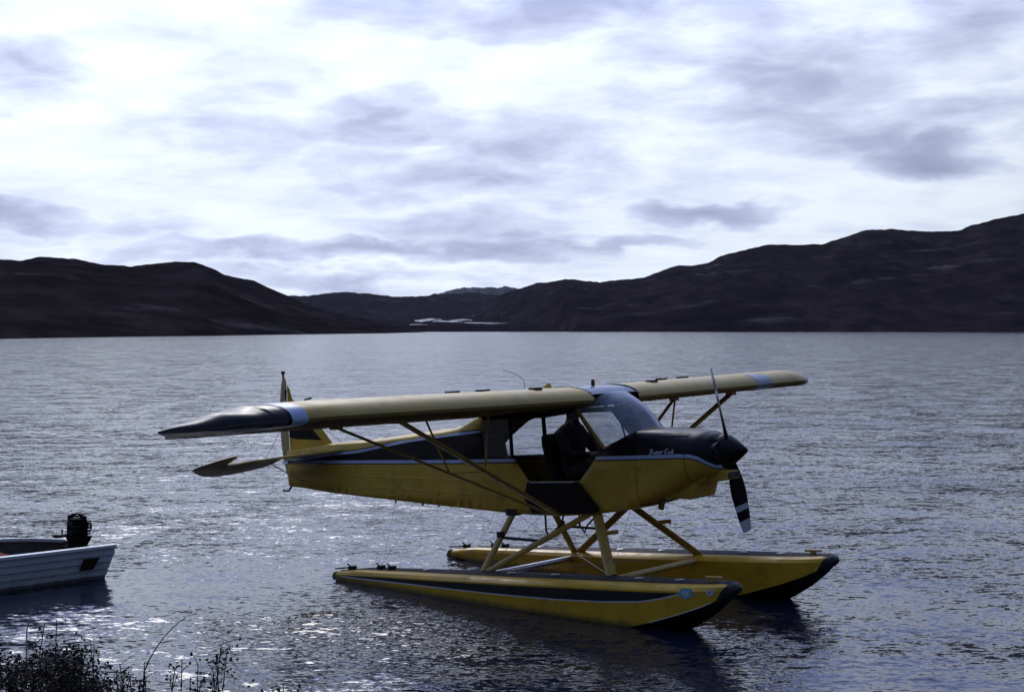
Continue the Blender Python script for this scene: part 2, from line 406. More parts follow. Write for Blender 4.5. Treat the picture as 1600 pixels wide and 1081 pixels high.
# ------------------------------------------------------------------ haze over the lake
hz = MB(); hz.box((-4200, -120, -1.5), (4200, 7200, 620))
HZ = bpy.data.materials.new('haze_air'); HZ.use_nodes = True; t = NT(HZ.node_tree); t.n.clear()
pv = t.new('ShaderNodeVolumePrincipled'); pv.inputs['Color'].default_value = (.66, .72, 1, 1); pv.inputs['Density'].default_value = 2.3e-5; pv.inputs['Anisotropy'].default_value = .2
oo = t.new('ShaderNodeOutputMaterial'); t.l.new(pv.outputs[0], oo.inputs['Volume'])
hzo = mesh_obj('haze', hz, HZ, smooth=False); tag(hzo, 'thin blue haze in the air over the lake', 'haze', kind='stuff')

# ------------------------------------------------------------------ near bank
BANK = mat('bank_soil', (.05, .04, .025), .95, var=.5, vscale=2, bump=.8, bscale=9)
mb = MB(); nx, ny = 60, 24; vs_ = []
for j in range(ny+1):
    for i in range(nx+1):
        x = -16+32*i/nx; y = -12+20*j/ny
        z = 1.12 if y < 0 else 1.12*(1-(y/6.4)**1.5) if y < 6.4 else -.25*(y-6.4)
        z += .10*noise.fractal(Vector((x*.5, y*.5, 1)), 1, 2, 4)
        if y > 5.5: z = min(z, .25)
        vs_.append((x, y, z))
mb.add(vs_, [(j*(nx+1)+i, j*(nx+1)+i+1, (j+1)*(nx+1)+i+1, (j+1)*(nx+1)+i) for j in range(ny) for i in range(nx)])
tag(mesh_obj('ground', mb, BANK, angle=180), 'dark earth bank sloping to the water', 'ground', kind='structure')

# ================================================================== FLOATPLANE
YAW, PITCH, ROLL = .671869, .0678819, .0081716
T = Vector((1.09614, 15.416146, HC-.786206))
fx = Vector((math.cos(YAW), -math.sin(YAW), 0)); lf = Vector((math.sin(YAW), math.cos(YAW), 0)); up = Vector((0,0,1))
f2 = fx*math.cos(PITCH)+up*math.sin(PITCH); u2 = -fx*math.sin(PITCH)+up*math.cos(PITCH)
l2 = lf*math.cos(ROLL)+u2*math.sin(ROLL); u3 = -lf*math.sin(ROLL)+u2*math.cos(ROLL)
MR = Matrix((f2, l2, u3)).transposed().to_4x4()
BASE = Vector((-.6, 0, -2.0))
PLANE_M = Matrix.Translation(T) @ MR
plane = bpy.data.objects.new('floatplane', None); COL.objects.link(plane)
plane.matrix_world = PLANE_M @ Matrix.Translation(BASE)
tag(plane, 'yellow and black high-wing floatplane standing on two yellow floats', 'airplane')
def pp(name, mb, mats, parent=None, **kw):
    return mesh_obj(name, mb, mats, parent or plane, base=BASE, **kw)

# ---------------------------------------------- fuselage outline tables (x forward, metres)
BOT = [(-5.0,-.832),(-4.13,-.918),(-2.76,-1.005),(-1.54,-1.078),(-1.19,-1.108),(-.93,-1.120),(-.51,-1.128),(-.065,-1.104),(.33,-1.05),(.45,-1.02)]
SIDE = [(-5.0,-.42),(-4.2,-.365),(-3.35,-.345),(-2.74,-.305),(-2.2,-.262),(-1.9,-.235),(-1.62,-.10),(-1.45,-.045),(-1.1,-.04)]
DECKT = [(-5.0,-.40),(-4.2,-.325),(-3.35,-.285),(-2.74,-.229),(-2.156,-.185),(-1.97,-.160),(-1.62,-.05)]
UST = [(-5.1,-.545),(-4.656,-.50),(-4.154,-.456),(-3.613,-.423),(-3.149,-.362),(-2.702,-.309),(-2.272,-.272),(-1.858,-.243),(-1.5,-.222)]
def hw(x):
    return .37 if x > -1.7 else max(.022, .37-.348*(-1.7-x)/3.3)
LST = -.54          # lower stripe centre height
def ytube(x): return hw(x)
outline = [(x, interp(BOT, x)) for x in np.linspace(-5.0, .45, 40)]
outline += [(.45,-.60),(.45,-.275),(.306,-.326),(.055,-.437)]           # boot cowl edge below the windshield
outline += [(-.255,-.035),(-.30,-.03)]
outline += [(x, interp(SIDE, x)) for x in np.linspace(-1.1, -5.0, 36)]
doorR = [(-1.13,-.055),(-1.13,-.52),(-.94,-.768),(-.28,-.768),(-.065,-.545),(-.012,-.44),(-.272,-.055)]
winR = [(-1.50,-.10),(-1.56,-.20),(-1.52,-.50),(-1.172,-.50),(-1.172,-.075)]
winL_r = [(-1.944,-.535),(-1.751,-.338),(-1.60,-.235),(-1.472,-.157),(-1.285,-.10),(-1.272,-.53)]
winL_f = [(-1.225,-.52),(-1.235,-.10),(-.70,-.09),(-.335,-.09),(-.06,-.42),(-.10,-.50)]
def side_panel(name, sgn, openings):
    ust_u = [(x, z+.014) for x, z in UST]; ust_l = [(x, z-.016) for x, z in UST]; ust_k = [(x, z-.026) for x, z in UST]; ust_k2 = [(x, z+.024) for x, z in UST]
    lines = []
    def poly(pts, close=False): lines.append((pts, close))
    poly(outline, True)
    for o_ in openings: poly(o_, True)
    for c in (ust_u, ust_l, ust_k2): poly(c)
    hl = [LST+.018, LST-.018, LST-.030]
    for h in hl: poly([(-5.02, h), (-4.2, h-.005), (-2.0, h-.008), (-1.2, h-.004), (.46, h+.007)])
    poly([(-1.5,-.24),(-1.42,-.02)])
    V = []; E = []
    for pts, close in lines:
        o0 = len(V); V += [Vector(p) for p in pts]
        E += [(o0+i, o0+i+1) for i in range(len(pts)-1)]
        if close: E.append((len(V)-1, o0))
    for x in np.linspace(-4.9, .4, 46):
        for z in np.linspace(-1.05, -.15, 8):
            V.append(Vector((x+.013*math.sin(z*40), z)))
    vo, eo, fo, *_ = delaunay_2d_cdt(V, E, [], 0, 1e-5)
    hx = [-5.02, -4.2, -2.0, -1.2, .46]; ho = [0, -.005, -.008, -.004, .007]
    faces = []; ms = []
    for f in fo:
        cx = sum(vo[i].x for i in f)/3; cz = sum(vo[i].y for i in f)/3
        if not pip(cx, cz, outline) or any(pip(cx, cz, o_) for o_ in openings): continue
        zl = float(np.interp(cx, hx, ho)); du = cz-interp(UST, cx)
        m = 0
        if cz > LST-.030+zl:
            m = 1
            if cz <= LST+.018+zl and cz > LST-.018+zl: m = 2
            elif cx < -1.5 and du > -.016:
                m = 2 if du < .014 else (1 if du < .024 else 0)
        if cx < -4.6 and m == 2 and cz < LST+.018+zl: m = 1
        faces.append(f); ms.append(m)
    used = sorted({i for f in faces for i in f}); mp = {k: n for n, k in enumerate(used)}
    b = MB(); b.add([(vo[i].x, sgn*hw(vo[i].x), vo[i].y) for i in used], [tuple(mp[i] for i in f) for f in faces], ms)
    o = pp(name, b, [YEL, BLK, STR], angle=60)
    so = o.modifiers.new('thickness', 'SOLIDIFY'); so.thickness = .012; so.offset = -1 if True else 1
    return o
side_r = side_panel('fuselage_side', -1, [doorR, winR]); side_r['label'] = 'starboard side with pale blue stripes and black flash'
side_l = side_panel('fuselage_side', 1, [winL_r, winL_f])
# turtle deck and belly
b = MB(); rings = []
for x in np.linspace(-5.0, -1.45, 40):
    h = hw(x); zs = interp(SIDE, x); zt = max(zs+.008, interp(DECKT, x)); ring = []
    for k in range(17):
        a = math.pi*k/16
        # stringers give the fabric a slightly faceted arch
        ring.append((x, -h*math.cos(a), zs+(zt-zs)*math.sin(a)**.8))
    rings.append(ring)
b.loft(rings, closed=False); pp('turtle_deck', b, YEL, angle=60)
b = MB(); rings = [[(x, -hw(x), interp(BOT, x)), (x, 0, interp(BOT, x)-.012), (x, hw(x), interp(BOT, x))] for x in np.linspace(-5.0, .45, 50)]
b.loft(rings, closed=False); pp('belly', b, YEL)
for (x, z, r_) in ((-3.05,-.86,.055),(-2.87,-.87,.06),(-2.28,-.885,.045)):
    b = MB(); y = -hw(x)
    b.loft([[(x+r_*q*math.cos(2*math.pi*k/20), y-dy, z+r_*q*math.sin(2*math.pi*k/20)) for k in range(20)] for q, dy in ((1, .001), (.92, .006), (.3, .010))], True, True)
    pp('inspection_cover', b, YEL)
b = MB(); b.sphere((-1.32, -.1, -1.09), 1, mi=0, sx=.14, sy=.16, sz=.05); pp('belly_blister', b, UNDER)
for x in (-3.02, -2.6, -2.36):
    b = MB(); b.bar((x, -.20, interp(BOT, x)+.01), (x-.02, -.20, interp(BOT, x)-.035), .012, .006); pp('cable_fairlead', b, RUB)

for sg in (-1, 1):
    for f_ in (.34, .66):
        b = MB(); b.tube([(x, sg*(hw(x)-.002), interp(BOT, x)+(LST-.05-interp(BOT, x))*f_) for x in np.linspace(-4.85, -1.25, 24)], .007, 6); pp('stringer_ridge', b, YEL)
    for x in (-1.55, -2.35, -3.15, -3.95, .20):
        b = MB(); b.bar((x, sg*(hw(x)+.0005), interp(BOT, x)+.01), (x, sg*(hw(x)+.0005), LST-.04), .010, .002, n=8); pp('fabric_tape', b, YEL)
# ---------------------------------------------- cowling
CT = [(.44,-.268),(.64,-.272),(.94,-.290),(1.09,-.306),(1.18,-.335),(1.24,-.385),(1.275,-.44)]
CB = [(.44,-1.02),(.66,-.945),(.85,-.875),(1.05,-.80),(1.18,-.762),(1.24,-.735),(1.275,-.69)]
CW = [(.44,.372),(.70,.372),(.95,.362),(1.08,.335),(1.18,.285),(1.24,.23),(1.275,.17)]
CST = [(.44,-.532),(.94,-.528),(1.05,-.534),(1.12,-.558),(1.18,-.60),(1.24,-.645),(1.275,-.66)]
def cow_y(x, z, n=2.9):
    zt, zb, w_ = interp(CT, x), interp(CB, x), interp(CW, x); zm = (zt+zb)/2; t_ = min(1, abs((z-zm)/((zt-zb)/2)))
    n = n-.7*max(0, (x-.9)/.37)+7*max(0, (.95-x)/.51)**1.5; return w_*(1-t_**n)**(1/n)
xsC = list(np.linspace(.44, 1.0, 15))+list(np.linspace(1.03, 1.275, 16)); rings = []
for x in xsC:
    zt, zb = interp(CT, x), interp(CB, x); s = interp(CST, x); s = max(zb+.04, min(zt-.05, s))
    seg = [zt+(s+.018-zt)*(1-math.cos(math.pi/2*k/10)) for k in range(10)] + [s+.018, s-.018, s-.030]
    lo_ = s-.030
    seg += [lo_+(zb-lo_)*math.sin(math.pi/2*k/10) for k in range(1, 11)]
    R_ = [(x, -cow_y(x, z), z) for z in seg]; L_ = [(x, cow_y(x, z), z) for z in seg[::-1]]
    rings.append(R_ + L_[1:-1])
NS = 23; NR = len(rings[0])
def cmat(i, k):
    kk = k if k < NS-1 else (NR-1-k)
    if kk < 9+1: return 1
    if kk == 10: return 2
    if kk == 11: return 1
    return 0
b = MB(); b.loft(rings, True, False, matf=cmat)
b.add(rings[-1], [tuple(range(NR))], 1); b.add(rings[0], [tuple(range(NR))[::-1]], 1)
pp('cowling', b, [YEL, DULL, STR], angle=50)
for sg in (-1, 1):   # cooling inlets either side of the spinner
    b = MB(); rr = []
    for q, xo in ((1, 1.268), (1, 1.283), (.86, 1.285), (.80, 1.20)):
        rr.append([(xo-.10*abs(math.cos(2*math.pi*k/24)*.085*q+.165-.08)*1.2, sg*(.165+.085*q*math.cos(2*math.pi*k/24)), -.475+.06*q*math.sin(2*math.pi*k/24)) for k in range(24)])
    b.loft(rr, True, True); pp('air_inlet', b, RUB)
    b = MB(); seam = [(.985, sg*(cow_y(.985, z)+.002), z) for z in np.linspace(-.32, -.80, 24)]
    b.tube(seam, .0025, 6); pp('cowl_seam', b, RUB)
    b = MB(); b.tube([(x, sg*(cow_y(x, -.335)+.002), -.335) for x in np.linspace(.46, .98, 12)], .003, 6); pp('cowl_hinge', b, RUB)
b = MB()   # carburettor air box and chin scoop under the cowl
b.plate([(.63,-.955),(.60,-.90),(.70,-.86),(1.10,-.72),(1.12,-.785),(1.03,-.815),(.985,-.955),(.93,-.968)], 'y', -.20, .20); pp('air_box', b, YEL, bevel=.015)
b = MB(); b.plate([(1.02,-.70),(1.02,-.80),(1.10,-.815),(1.325,-.785),(1.325,-.70),(1.20,-.68)], 'y', -.13, .13); so_ = pp('chin_scoop', b, YEL, bevel=.012)
b = MB(); b.box((1.327,-.115,-.772),(1.331,.115,-.712)); pp('scoop_screen', b, RUB, parent=so_)
b = MB(); b.bar((.60,-.16,-.93),(.555,-.16,-1.07), .032, .028); pp('exhaust_pipe', b, UNDER)
# flowing name on the cowl, drawn as thin raised strokes
strokes = {
 'S': [[(.9,.88),(.6,1.0),(.25,.9),(.2,.65),(.55,.5),(.75,.3),(.55,.05),(.2,.0),(0,.15)]],
 'u': [[(0,.5),(.08,.1),(.3,0),(.5,.15),(.58,.5)],[(.58,.5),(.58,.1),(.75,0)]],
 'p': [[(.1,.5),(.0,-.45)],[(.05,.3),(.3,.52),(.5,.35),(.4,.05),(.05,.02)]],
 'e': [[(.0,.25),(.45,.3),(.35,.5),(.1,.45),(0,.2),(.15,0),(.5,.1)]],
 'r': [[(.05,.5),(0,0)],[(.02,.3),(.2,.5),(.45,.45)]],
 'C': [[(.9,.85),(.6,1.0),(.2,.75),(.05,.35),(.3,0),(.8,.15)]],
 'b': [[(.15,1.0),(.0,.05),(.3,0),(.5,.25),(.35,.5),(.08,.35)]]}
SCR = .043; xc = .600; SHEAR = .22
nm = bpy.data.objects.new('name_script', None)
b = MB(); adv = {'S': .95, 'u': .82, 'p': .72, 'e': .62, 'r': .62, 'C': 1.0, 'b': .7, ' ': .22}
tot = sum(adv[c] for c in 'Super Cub'); kx = .285/tot
for ch in 'Super Cub':
    for st_ in strokes.get(ch, []):
        pts = [(p[0], p[1]) for p in st_]
        cur = catmull([(p[0], p[1], 0) for p in pts], 6)
        P3_ = []
        for q in cur:
            zz = -.502+q.y*SCR; xx = xc+(q.x*.80+q.y*SHEAR)*kx
            P3_.append((xx, -cow_y(xx, zz)-.002, zz))
        b.tube(P3_, .0052, 6)
    xc += adv[ch]*kx
pp('name_script', b, WHT)

# ---------------------------------------------- spinner and propeller
PC = Vector((1.29, 0, -.507))
b = MB(); rr = []
for x, r_ in ((1.23,.168),(1.28,.163),(1.32,.142),(1.37,.110),(1.42,.072),(1.46,.042),(1.485,.022),(1.495,.008)):
    rr.append([(x, PC.y+r_*math.cos(2*math.pi*k/28), PC.z+r_*math.sin(2*math.pi*k/28)) for k in range(28)])
b.loft(rr, True, True); spn = pp('spinner', b, DULL)
pd = Vector((0, -.2535, .8165)).normalized(); pt_ = Vector((0, pd.z, -pd.y))     # radial, tangential
def blade(sgn):
    b = MB(); rr = []; rad = [.10,.16,.24,.34,.45,.55,.572,.632,.640,.725,.735,.80,.835,.855,.862]; 
    def ch(r): return interp([(.1,.06),(.16,.09),(.3,.155),(.45,.178),(.6,.165),(.75,.140),(.83,.118),(.855,.100),(.862,.075)], r)
    for r_ in rad:
        a = R(interp([(.1,42),(.3,33),(.5,27),(.7,23),(.86,20)], r_)); c = ch(r_); th = interp([(.1,.045),(.2,.036),(.5,.016),(.86,.006)], r_)
        rd = pd*sgn; tg = pt_*sgn; a = -a; cd = tg*math.cos(a)+Vector((1,0,0))*math.sin(a); nd = Vector((1,0,0))*math.cos(a)-tg*math.sin(a)
        ring = [PC+rd*r_+cd*(c*.5*math.cos(2*math.pi*k/16))+nd*(th*.5*math.sin(2*math.pi*k/16)) for k in range(16)]
        rr.append(ring)
    b.loft(rr, True, True, matf=lambda i, k: 1 if (rad[i] >= .572 and rad[i] < .63) or rad[i] >= .735 else 0)
    return pp('propeller_blade', b, [DULL, WHT])
blade(1); blade(-1)

# ---------------------------------------------- wings
AF = [(0,.0,.0),(.005,.018,-.012),(.0125,.030,-.017),(.025,.043,-.021),(.05,.061,-.024),(.1,.083,-.025),(.2,.104,-.024),(.3,.110,-.022),(.4,.108,-.019),(.5,.099,-.016),(.6,.085,-.013),(.7,.067,-.010),(.8,.047,-.007),(.9,.025,-.004),(1,.003,-.001)]
def af_ring(y, c0, c1, sx, chord=1.6, xle=0, thick=1.0):
    thick = thick*(.35+.65*chord/1.6)
    cs = [c0+(c1-c0)*(.5-.5*math.cos(math.pi*k/18)) for k in range(19)]
    up_ = []; lo_ = []
    for c in cs:
        zu = float(np.interp(c, [a[0] for a in AF], [a[1] for a in AF])); zl = float(np.interp(c, [a[0] for a in AF], [a[2] for a in AF]))
        x = xle-c*chord
        zc = .055+.078*x+abs(y)*.0099
        up_.append((x, y, zc+zu*1.6*thick*1.02)); lo_.append((x, y, zc+zl*1.6*thick-.01))
    return up_ + lo_[::-1]
YR = .405
def tip_shape(y):
    """chord and leading-edge offset along the rounded tip"""
    a = abs(y)
    le = -.67*min(1, max(0, (a-4.0)/1.36))**1.55
    if a < 4.56: return 1.6+le, le, 1
    t_ = min(1, (a-4.56)/(5.36-4.56)); te = -1.6+.92*t_**.92
    return max(.015, le-te), le, max(.10, (1-t_**2.2)**.55)
def front_ring(y, sgn, thick):
    c, xl, _ = tip_shape(y); return af_ring(sgn*y, 0, (1.208+xl)/c, 1, c, xl, thick)
def wing(sgn):
    nm_ = 'wing'
    root = bpy.data.objects.new('wing', None)
    b = MB(); ys_ = list(np.linspace(YR, 2.6, 30))+list(np.linspace(2.68, 4.32, 26))
    rings = []
    for y in ys_:
        rib = 1-.020*abs(math.sin(math.pi*(y-YR)/.30))**.6         # fabric sags between ribs
        rings.append(front_ring(y, sgn, rib))
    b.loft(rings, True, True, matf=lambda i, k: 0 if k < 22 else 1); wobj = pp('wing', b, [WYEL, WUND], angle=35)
    b = MB(); b.loft([front_ring(y, sgn, 1.004) for y in (4.32, 4.36, 4.41, 4.45)], True, True); pp('stripe_band', b, STR, parent=None).parent = wobj
    b = MB(); b.loft([front_ring(y, sgn, 1.006) for y in (4.45, 4.475)], True, True); pp('stripe_edge', b, BLK).parent = wobj
    b = MB(); rings = []
    for y in list(np.linspace(4.60, 4.95, 12))+list(np.linspace(4.98, 5.36, 24)):
        c, xl, th = tip_shape(y)
        dent = 1-.05*noise.noise(Vector((y*5, sgn*3, 1)))
        r0 = af_ring(sgn*y, 0, 1, 1, c, xl, th*.98*dent)
        kq = .020*max(0, 1-((y-4.6)/.7)**2); r1 = [(p[0], p[1], p[2]+kq*noise.noise(Vector((p[0]*4, p[1]*5, p[2]*6)))) for p in r0]
        rings.append(r1)
    rings = [front_ring(y, sgn, .995) for y in (4.475, 4.52, 4.57)]+rings if False else rings
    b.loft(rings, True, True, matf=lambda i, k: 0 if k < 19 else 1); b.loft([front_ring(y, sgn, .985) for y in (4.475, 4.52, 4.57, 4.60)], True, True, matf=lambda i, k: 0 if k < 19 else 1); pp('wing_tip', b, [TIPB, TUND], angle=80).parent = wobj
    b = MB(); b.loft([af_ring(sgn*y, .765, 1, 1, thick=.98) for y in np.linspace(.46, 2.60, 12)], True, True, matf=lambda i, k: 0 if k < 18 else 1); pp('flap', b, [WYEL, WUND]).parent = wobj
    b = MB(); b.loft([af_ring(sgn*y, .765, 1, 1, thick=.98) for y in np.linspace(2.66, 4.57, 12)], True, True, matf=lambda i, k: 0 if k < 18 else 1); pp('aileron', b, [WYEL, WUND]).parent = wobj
    b = MB(); rr = []
    for q in (0, 1):
        r0 = af_ring(sgn*(YR-.004+.03*q), 0, .97, 1, thick=1.03); rr.append(r0)
    b.loft(rr, True, True); pp('root_band', b, BLK).parent = wobj
    # fuel cap and small fittings along the top
    for y, c in ((1.05,.16),(1.6,.30),(2.05,.30)):
        z = .055-.125*c+y*.0099+float(np.interp(c, [a[0] for a in AF], [a[1] for a in AF]))*1.63
        b = MB(); b.box((-c*1.6-.05, sgn*y-.05, z-.02), (-c*1.6+.05, sgn*y+.05, z+.018)); pp('tank_fitting', b, RUB).parent = wobj
    return wobj
w_r = wing(-1); w_l = wing(1)
w_r['label'] = 'near wing with dented black tip'; w_l['label'] = 'far wing with landing light'
# landing light window in the far leading edge
b = MB(); b.loft([[p for p in af_ring(y, 0, .10, 1, thick=1.02)] for y in (2.95, 3.33)], True, True); pp('landing_light', b, mat('landing_light_lens', (.30,.30,.36), .3), parent=None).parent = w_l

# centre section / skylight between the roots
b = MB(); rings = []
for c in (.02,.06,.12,.2,.3,.42,.55,.68):
    z = .055-.125*c+float(np.interp(c, [a[0] for a in AF], [a[1] for a in AF]))*1.62
    rings.append([(-c*1.6, y, z+.004*(1-(y/.41)**2)) for y in np.linspace(-.41, .41, 9)])
b.loft(rings, False); pp('skylight', b, GLS)
b = MB(); b.loft([[(-c*1.6, y, .055-.125*c+float(np.interp(c, [a[0] for a in AF], [a[1] for a in AF]))*1.6) for y in np.linspace(-.41, .41, 5)] for c in (.67,.8,.9,1.0)], False); pp('cabin_roof', b, WYEL)
b = MB(); b.bar((-.30,0,.19),(-.30,0,.245), .022, .018); b.sphere((-.30,0,.25), .02); pp('roof_beacon', b, AMB)
b = MB(); b.bar((-.42,-.62,.19),(-.44,-.62,.235), .05, .022); pp('fuel_cap', b, WYEL)
b = MB(); b.tube([(-.62,-.75,.18),(-.63,-.75,.30),(-.70,-.76,.36),(-.86,-.80,.42)], .0028, 6); pp('whip_antenna', b, RUB)

# windshield
Wb = [(-1,(.06,-.43)),(-.8,(.30,-.328)),(-.5,(.43,-.272)),(0,(.475,-.262)),(.5,(.43,-.272)),(.8,(.30,-.328)),(1,(.06,-.43))]
Wt = [(-1,(-.265,-.03)),(-.9,(-.10,.04)),(-.75,(-.02,.10)),(-.4,(-.01,.128)),(0,(-.01,.132)),(.4,(-.01,.128)),(.75,(-.02,.10)),(.9,(-.10,.04)),(1,(-.265,-.03))]
def wtab(tab, s):
    return interp([(a, q[0]) for a, q in tab], s), interp([(a, q[1]) for a, q in tab], s)
b = MB(); rings = []
ss = [math.sin(math.pi/2*k/12) for k in range(-12, 13)]
for j in range(11):
    t_ = j/10; ring = []
    for s in ss:
        xb, zb_ = wtab(Wb, s); xt, zt_ = wtab(Wt, s); bul = .045*math.sin(math.pi*t_)*(1-s*s*.9)
        ring.append((xb+(xt-xb)*t_+bul*.7, .372*s*(1-.03*math.sin(math.pi*t_)), zb_+(zt_-zb_)*t_+bul))
    rings.append(ring)
b.loft(rings, False); pp('windshield', b, GLS, angle=80)
b = MB(); b.tube([(wtab(Wb, s)[0]+.008, .378*s, wtab(Wb, s)[1]-.004) for s in ss], .013, 8); pp('windshield_strip', b, SYEL)
for sg in (-1, 1):
    b = MB(); b.bar((-.262, sg*.376, -.03), (.062, sg*.378, -.44), .022, .012); pp('windshield_post', b, SYEL)
for (p0, p1) in (((.10,-.02,-.40),(-.05,-.02,.10)),((-.03,-.30,.04),(.12,.10,-.22)),((-.2,.34,-.06),(.25,.05,-.30)),((-.28,-.33,-.05),(-.28,.33,-.05)),((.02,.33,-.42),(-.2,.35,-.03))):
    b = MB(); b.bar(p0, p1, .011); pp('cabin_tube', b, DARK)
# side windows
b = MB(); n = len(winR); b.add([(x, -.366, z) for x, z in winR], [tuple(range(n))]); pp('side_window', b, GLS2, smooth=False)
for o_ in (winL_r, winL_f):
    b = MB(); b.add([(x, hw(x)-.004, z) for x, z in o_], [tuple(range(len(o_)))]); pp('side_window', b, GLS2, smooth=False)

# open door: lower leaf hangs down, upper leaf is hooked up under the wing
b = MB()
leaf = [(-.94,-.772),(-.28,-.772),(-.02,-1.055),(-.10,-1.10),(-.90,-1.10),(-1.0,-.93)]
b.plate(leaf, 'y', -.402, -.384); pp('door_lower', b, BLK, bevel=.004)
b = MB(); b.bar((-.90,-.405,-.776),(-.33,-.405,-.776), .006); pp('door_hinge', b, STR)
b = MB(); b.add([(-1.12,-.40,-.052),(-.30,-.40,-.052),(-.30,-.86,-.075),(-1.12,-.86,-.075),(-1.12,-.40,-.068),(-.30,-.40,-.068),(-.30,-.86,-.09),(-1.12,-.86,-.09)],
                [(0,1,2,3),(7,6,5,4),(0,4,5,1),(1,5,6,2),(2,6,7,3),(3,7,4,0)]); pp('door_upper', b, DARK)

# cabin inside
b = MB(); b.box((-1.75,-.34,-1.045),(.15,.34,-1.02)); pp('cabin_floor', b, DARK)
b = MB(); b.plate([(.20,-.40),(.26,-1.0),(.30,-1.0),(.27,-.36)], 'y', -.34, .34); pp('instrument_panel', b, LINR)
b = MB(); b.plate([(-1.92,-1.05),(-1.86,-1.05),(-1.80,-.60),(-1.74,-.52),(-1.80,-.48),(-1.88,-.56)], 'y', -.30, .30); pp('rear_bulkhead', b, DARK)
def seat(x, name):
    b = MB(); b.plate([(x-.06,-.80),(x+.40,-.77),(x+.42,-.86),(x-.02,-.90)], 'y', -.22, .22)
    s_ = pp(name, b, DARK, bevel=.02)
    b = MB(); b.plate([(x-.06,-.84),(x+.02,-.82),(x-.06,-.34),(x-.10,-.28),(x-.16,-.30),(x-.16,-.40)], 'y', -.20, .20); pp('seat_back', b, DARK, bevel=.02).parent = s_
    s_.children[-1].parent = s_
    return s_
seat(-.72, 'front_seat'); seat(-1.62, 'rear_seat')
b = MB(); b.tube([(-.02,0,-1.03),(-.06,0,-.78),(-.12,0,-.62)], .014); pp('control_stick', b, RUB)

# lift struts
for sg in (-1, 1):
    B0 = Vector((-.56, sg*.385, -1.115)); Ff = Vector((-.36, sg*2.93, -.005)); Fr = Vector((-1.17, sg*2.93, -.040))
    B1 = B0+Vector((-.10, 0, .005))
    b = MB(); b.bar(B0, Ff, .045, .017); pp('lift_strut', b, SYEL)
    b = MB(); b.bar(B1, Fr, .026, .013); pp('lift_strut', b, SYEL)
    mf = B0.lerp(Ff, .50); mr = B1.lerp(Fr, .50)
    tf = Vector((-.36, mf.y+sg*.02, .0)); tr_ = Vector((-1.17, mr.y+sg*.02, -.045))
    for (p, q) in ((mf, tf), (mr, tr_), (mf, mr)):
        b = MB(); b.bar(p, q, .012 if q is not mr else .006, .008 if q is not mr else .005); pp('jury_strut', b, SYEL)
    for p in (Ff, Fr):
        b = MB(); b.box((p.x-.05, p.y-.04, p.z-.02), (p.x+.05, p.y+.04, p.z+.02)); pp('strut_fitting', b, SYEL)
# float rigging
AFp = lambda s: Vector((.37, s*.82, -1.66)); ARp = lambda s: Vector((-1.27, s*.82, -1.68))
for s in (-1, 1):
    ffp = Vector((-.12, s*.32, -1.09)); frp = Vector((-1.20, s*.33, -1.10))
    for p, q, a, c in ((ffp, AFp(s), .055, .022), (ffp+Vector((-.05,0,0)), ARp(s)+Vector((.06,0,.01)), .040, .020), (frp, ARp(s), .044, .020)):
        b = MB(); b.bar(p, q, a, c); pp('float_strut', b, SYEL)
    m0 = frp.lerp(ARp(s), .42); m1 = (ffp+Vector((-.05,0,0))).lerp(ARp(s), .47)
    b = MB(); b.bar(m0, m1, .018, .012); pp('strut_step', b, RUB)
    b = MB(); b.bar(m0+Vector((0,0,.06)), m0-Vector((0,0,.0)), .052, .026); pp('strut_collar', b, RUB)
    b = MB(); b.box((frp.x-.07, frp.y-.05, -1.13), (frp.x+.07, frp.y+.05, -1.06)); pp('strut_fitting', b, RUB)
    b = MB(); b.bar(ffp.lerp(AFp(s), .34)+Vector((.02,0,0)), ffp.lerp(AFp(s), .34)+Vector((.20,0,.02)), .022, .010); pp('boarding_step', b, SYEL)
    b = MB(); b.tube([(-.80, s*.30, -1.11), (-.80, s*.30, -1.30), (-.74, s*.30, -1.38), (-.70, s*.30, -1.30), (-.60, s*.30, -1.22), (-.55, s*.30, -1.11)], .011); pp('hand_hold', b, RUB)
    for p, q in ((frp, ARp(s)+Vector((1.15, 0, .55))),):
        pass
b = MB(); b.bar(AFp(-1)+Vector((.06,0,-.02)), AFp(1)+Vector((.0,0,-.05)), .035, .030); pp('spreader_bar', b, [SYEL])
b = MB(); b.bar(ARp(-1)+Vector((.06,0,-.02)), ARp(1)+Vector((.0,0,-.05)), .035, .030); pp('spreader_bar', b, [ALU])
for p, q in ((Vector((-.12,-.32,-1.09)), AFp(1)), (Vector((-.12,.32,-1.09)), AFp(-1)), (Vector((-1.20,-.33,-1.10)), ARp(1)), (Vector((-1.20,.33,-1.10)), ARp(-1)), (AFp(-1), ARp(1)), (AFp(1), ARp(-1)),
             (Vector((-2.6,-.2,-1.0)), Vector((-2.55,-1.0,-1.62))), (Vector((-3.02,-.2,-.97)), Vector((-2.55,-.98,-1.62))), (Vector((-2.36,-.2,-1.02)), Vector((-1.3,.7,-1.60)))):
    b = MB(); b.bar(p, q, .0022, n=6); pp('brace_wire', b, GREY)

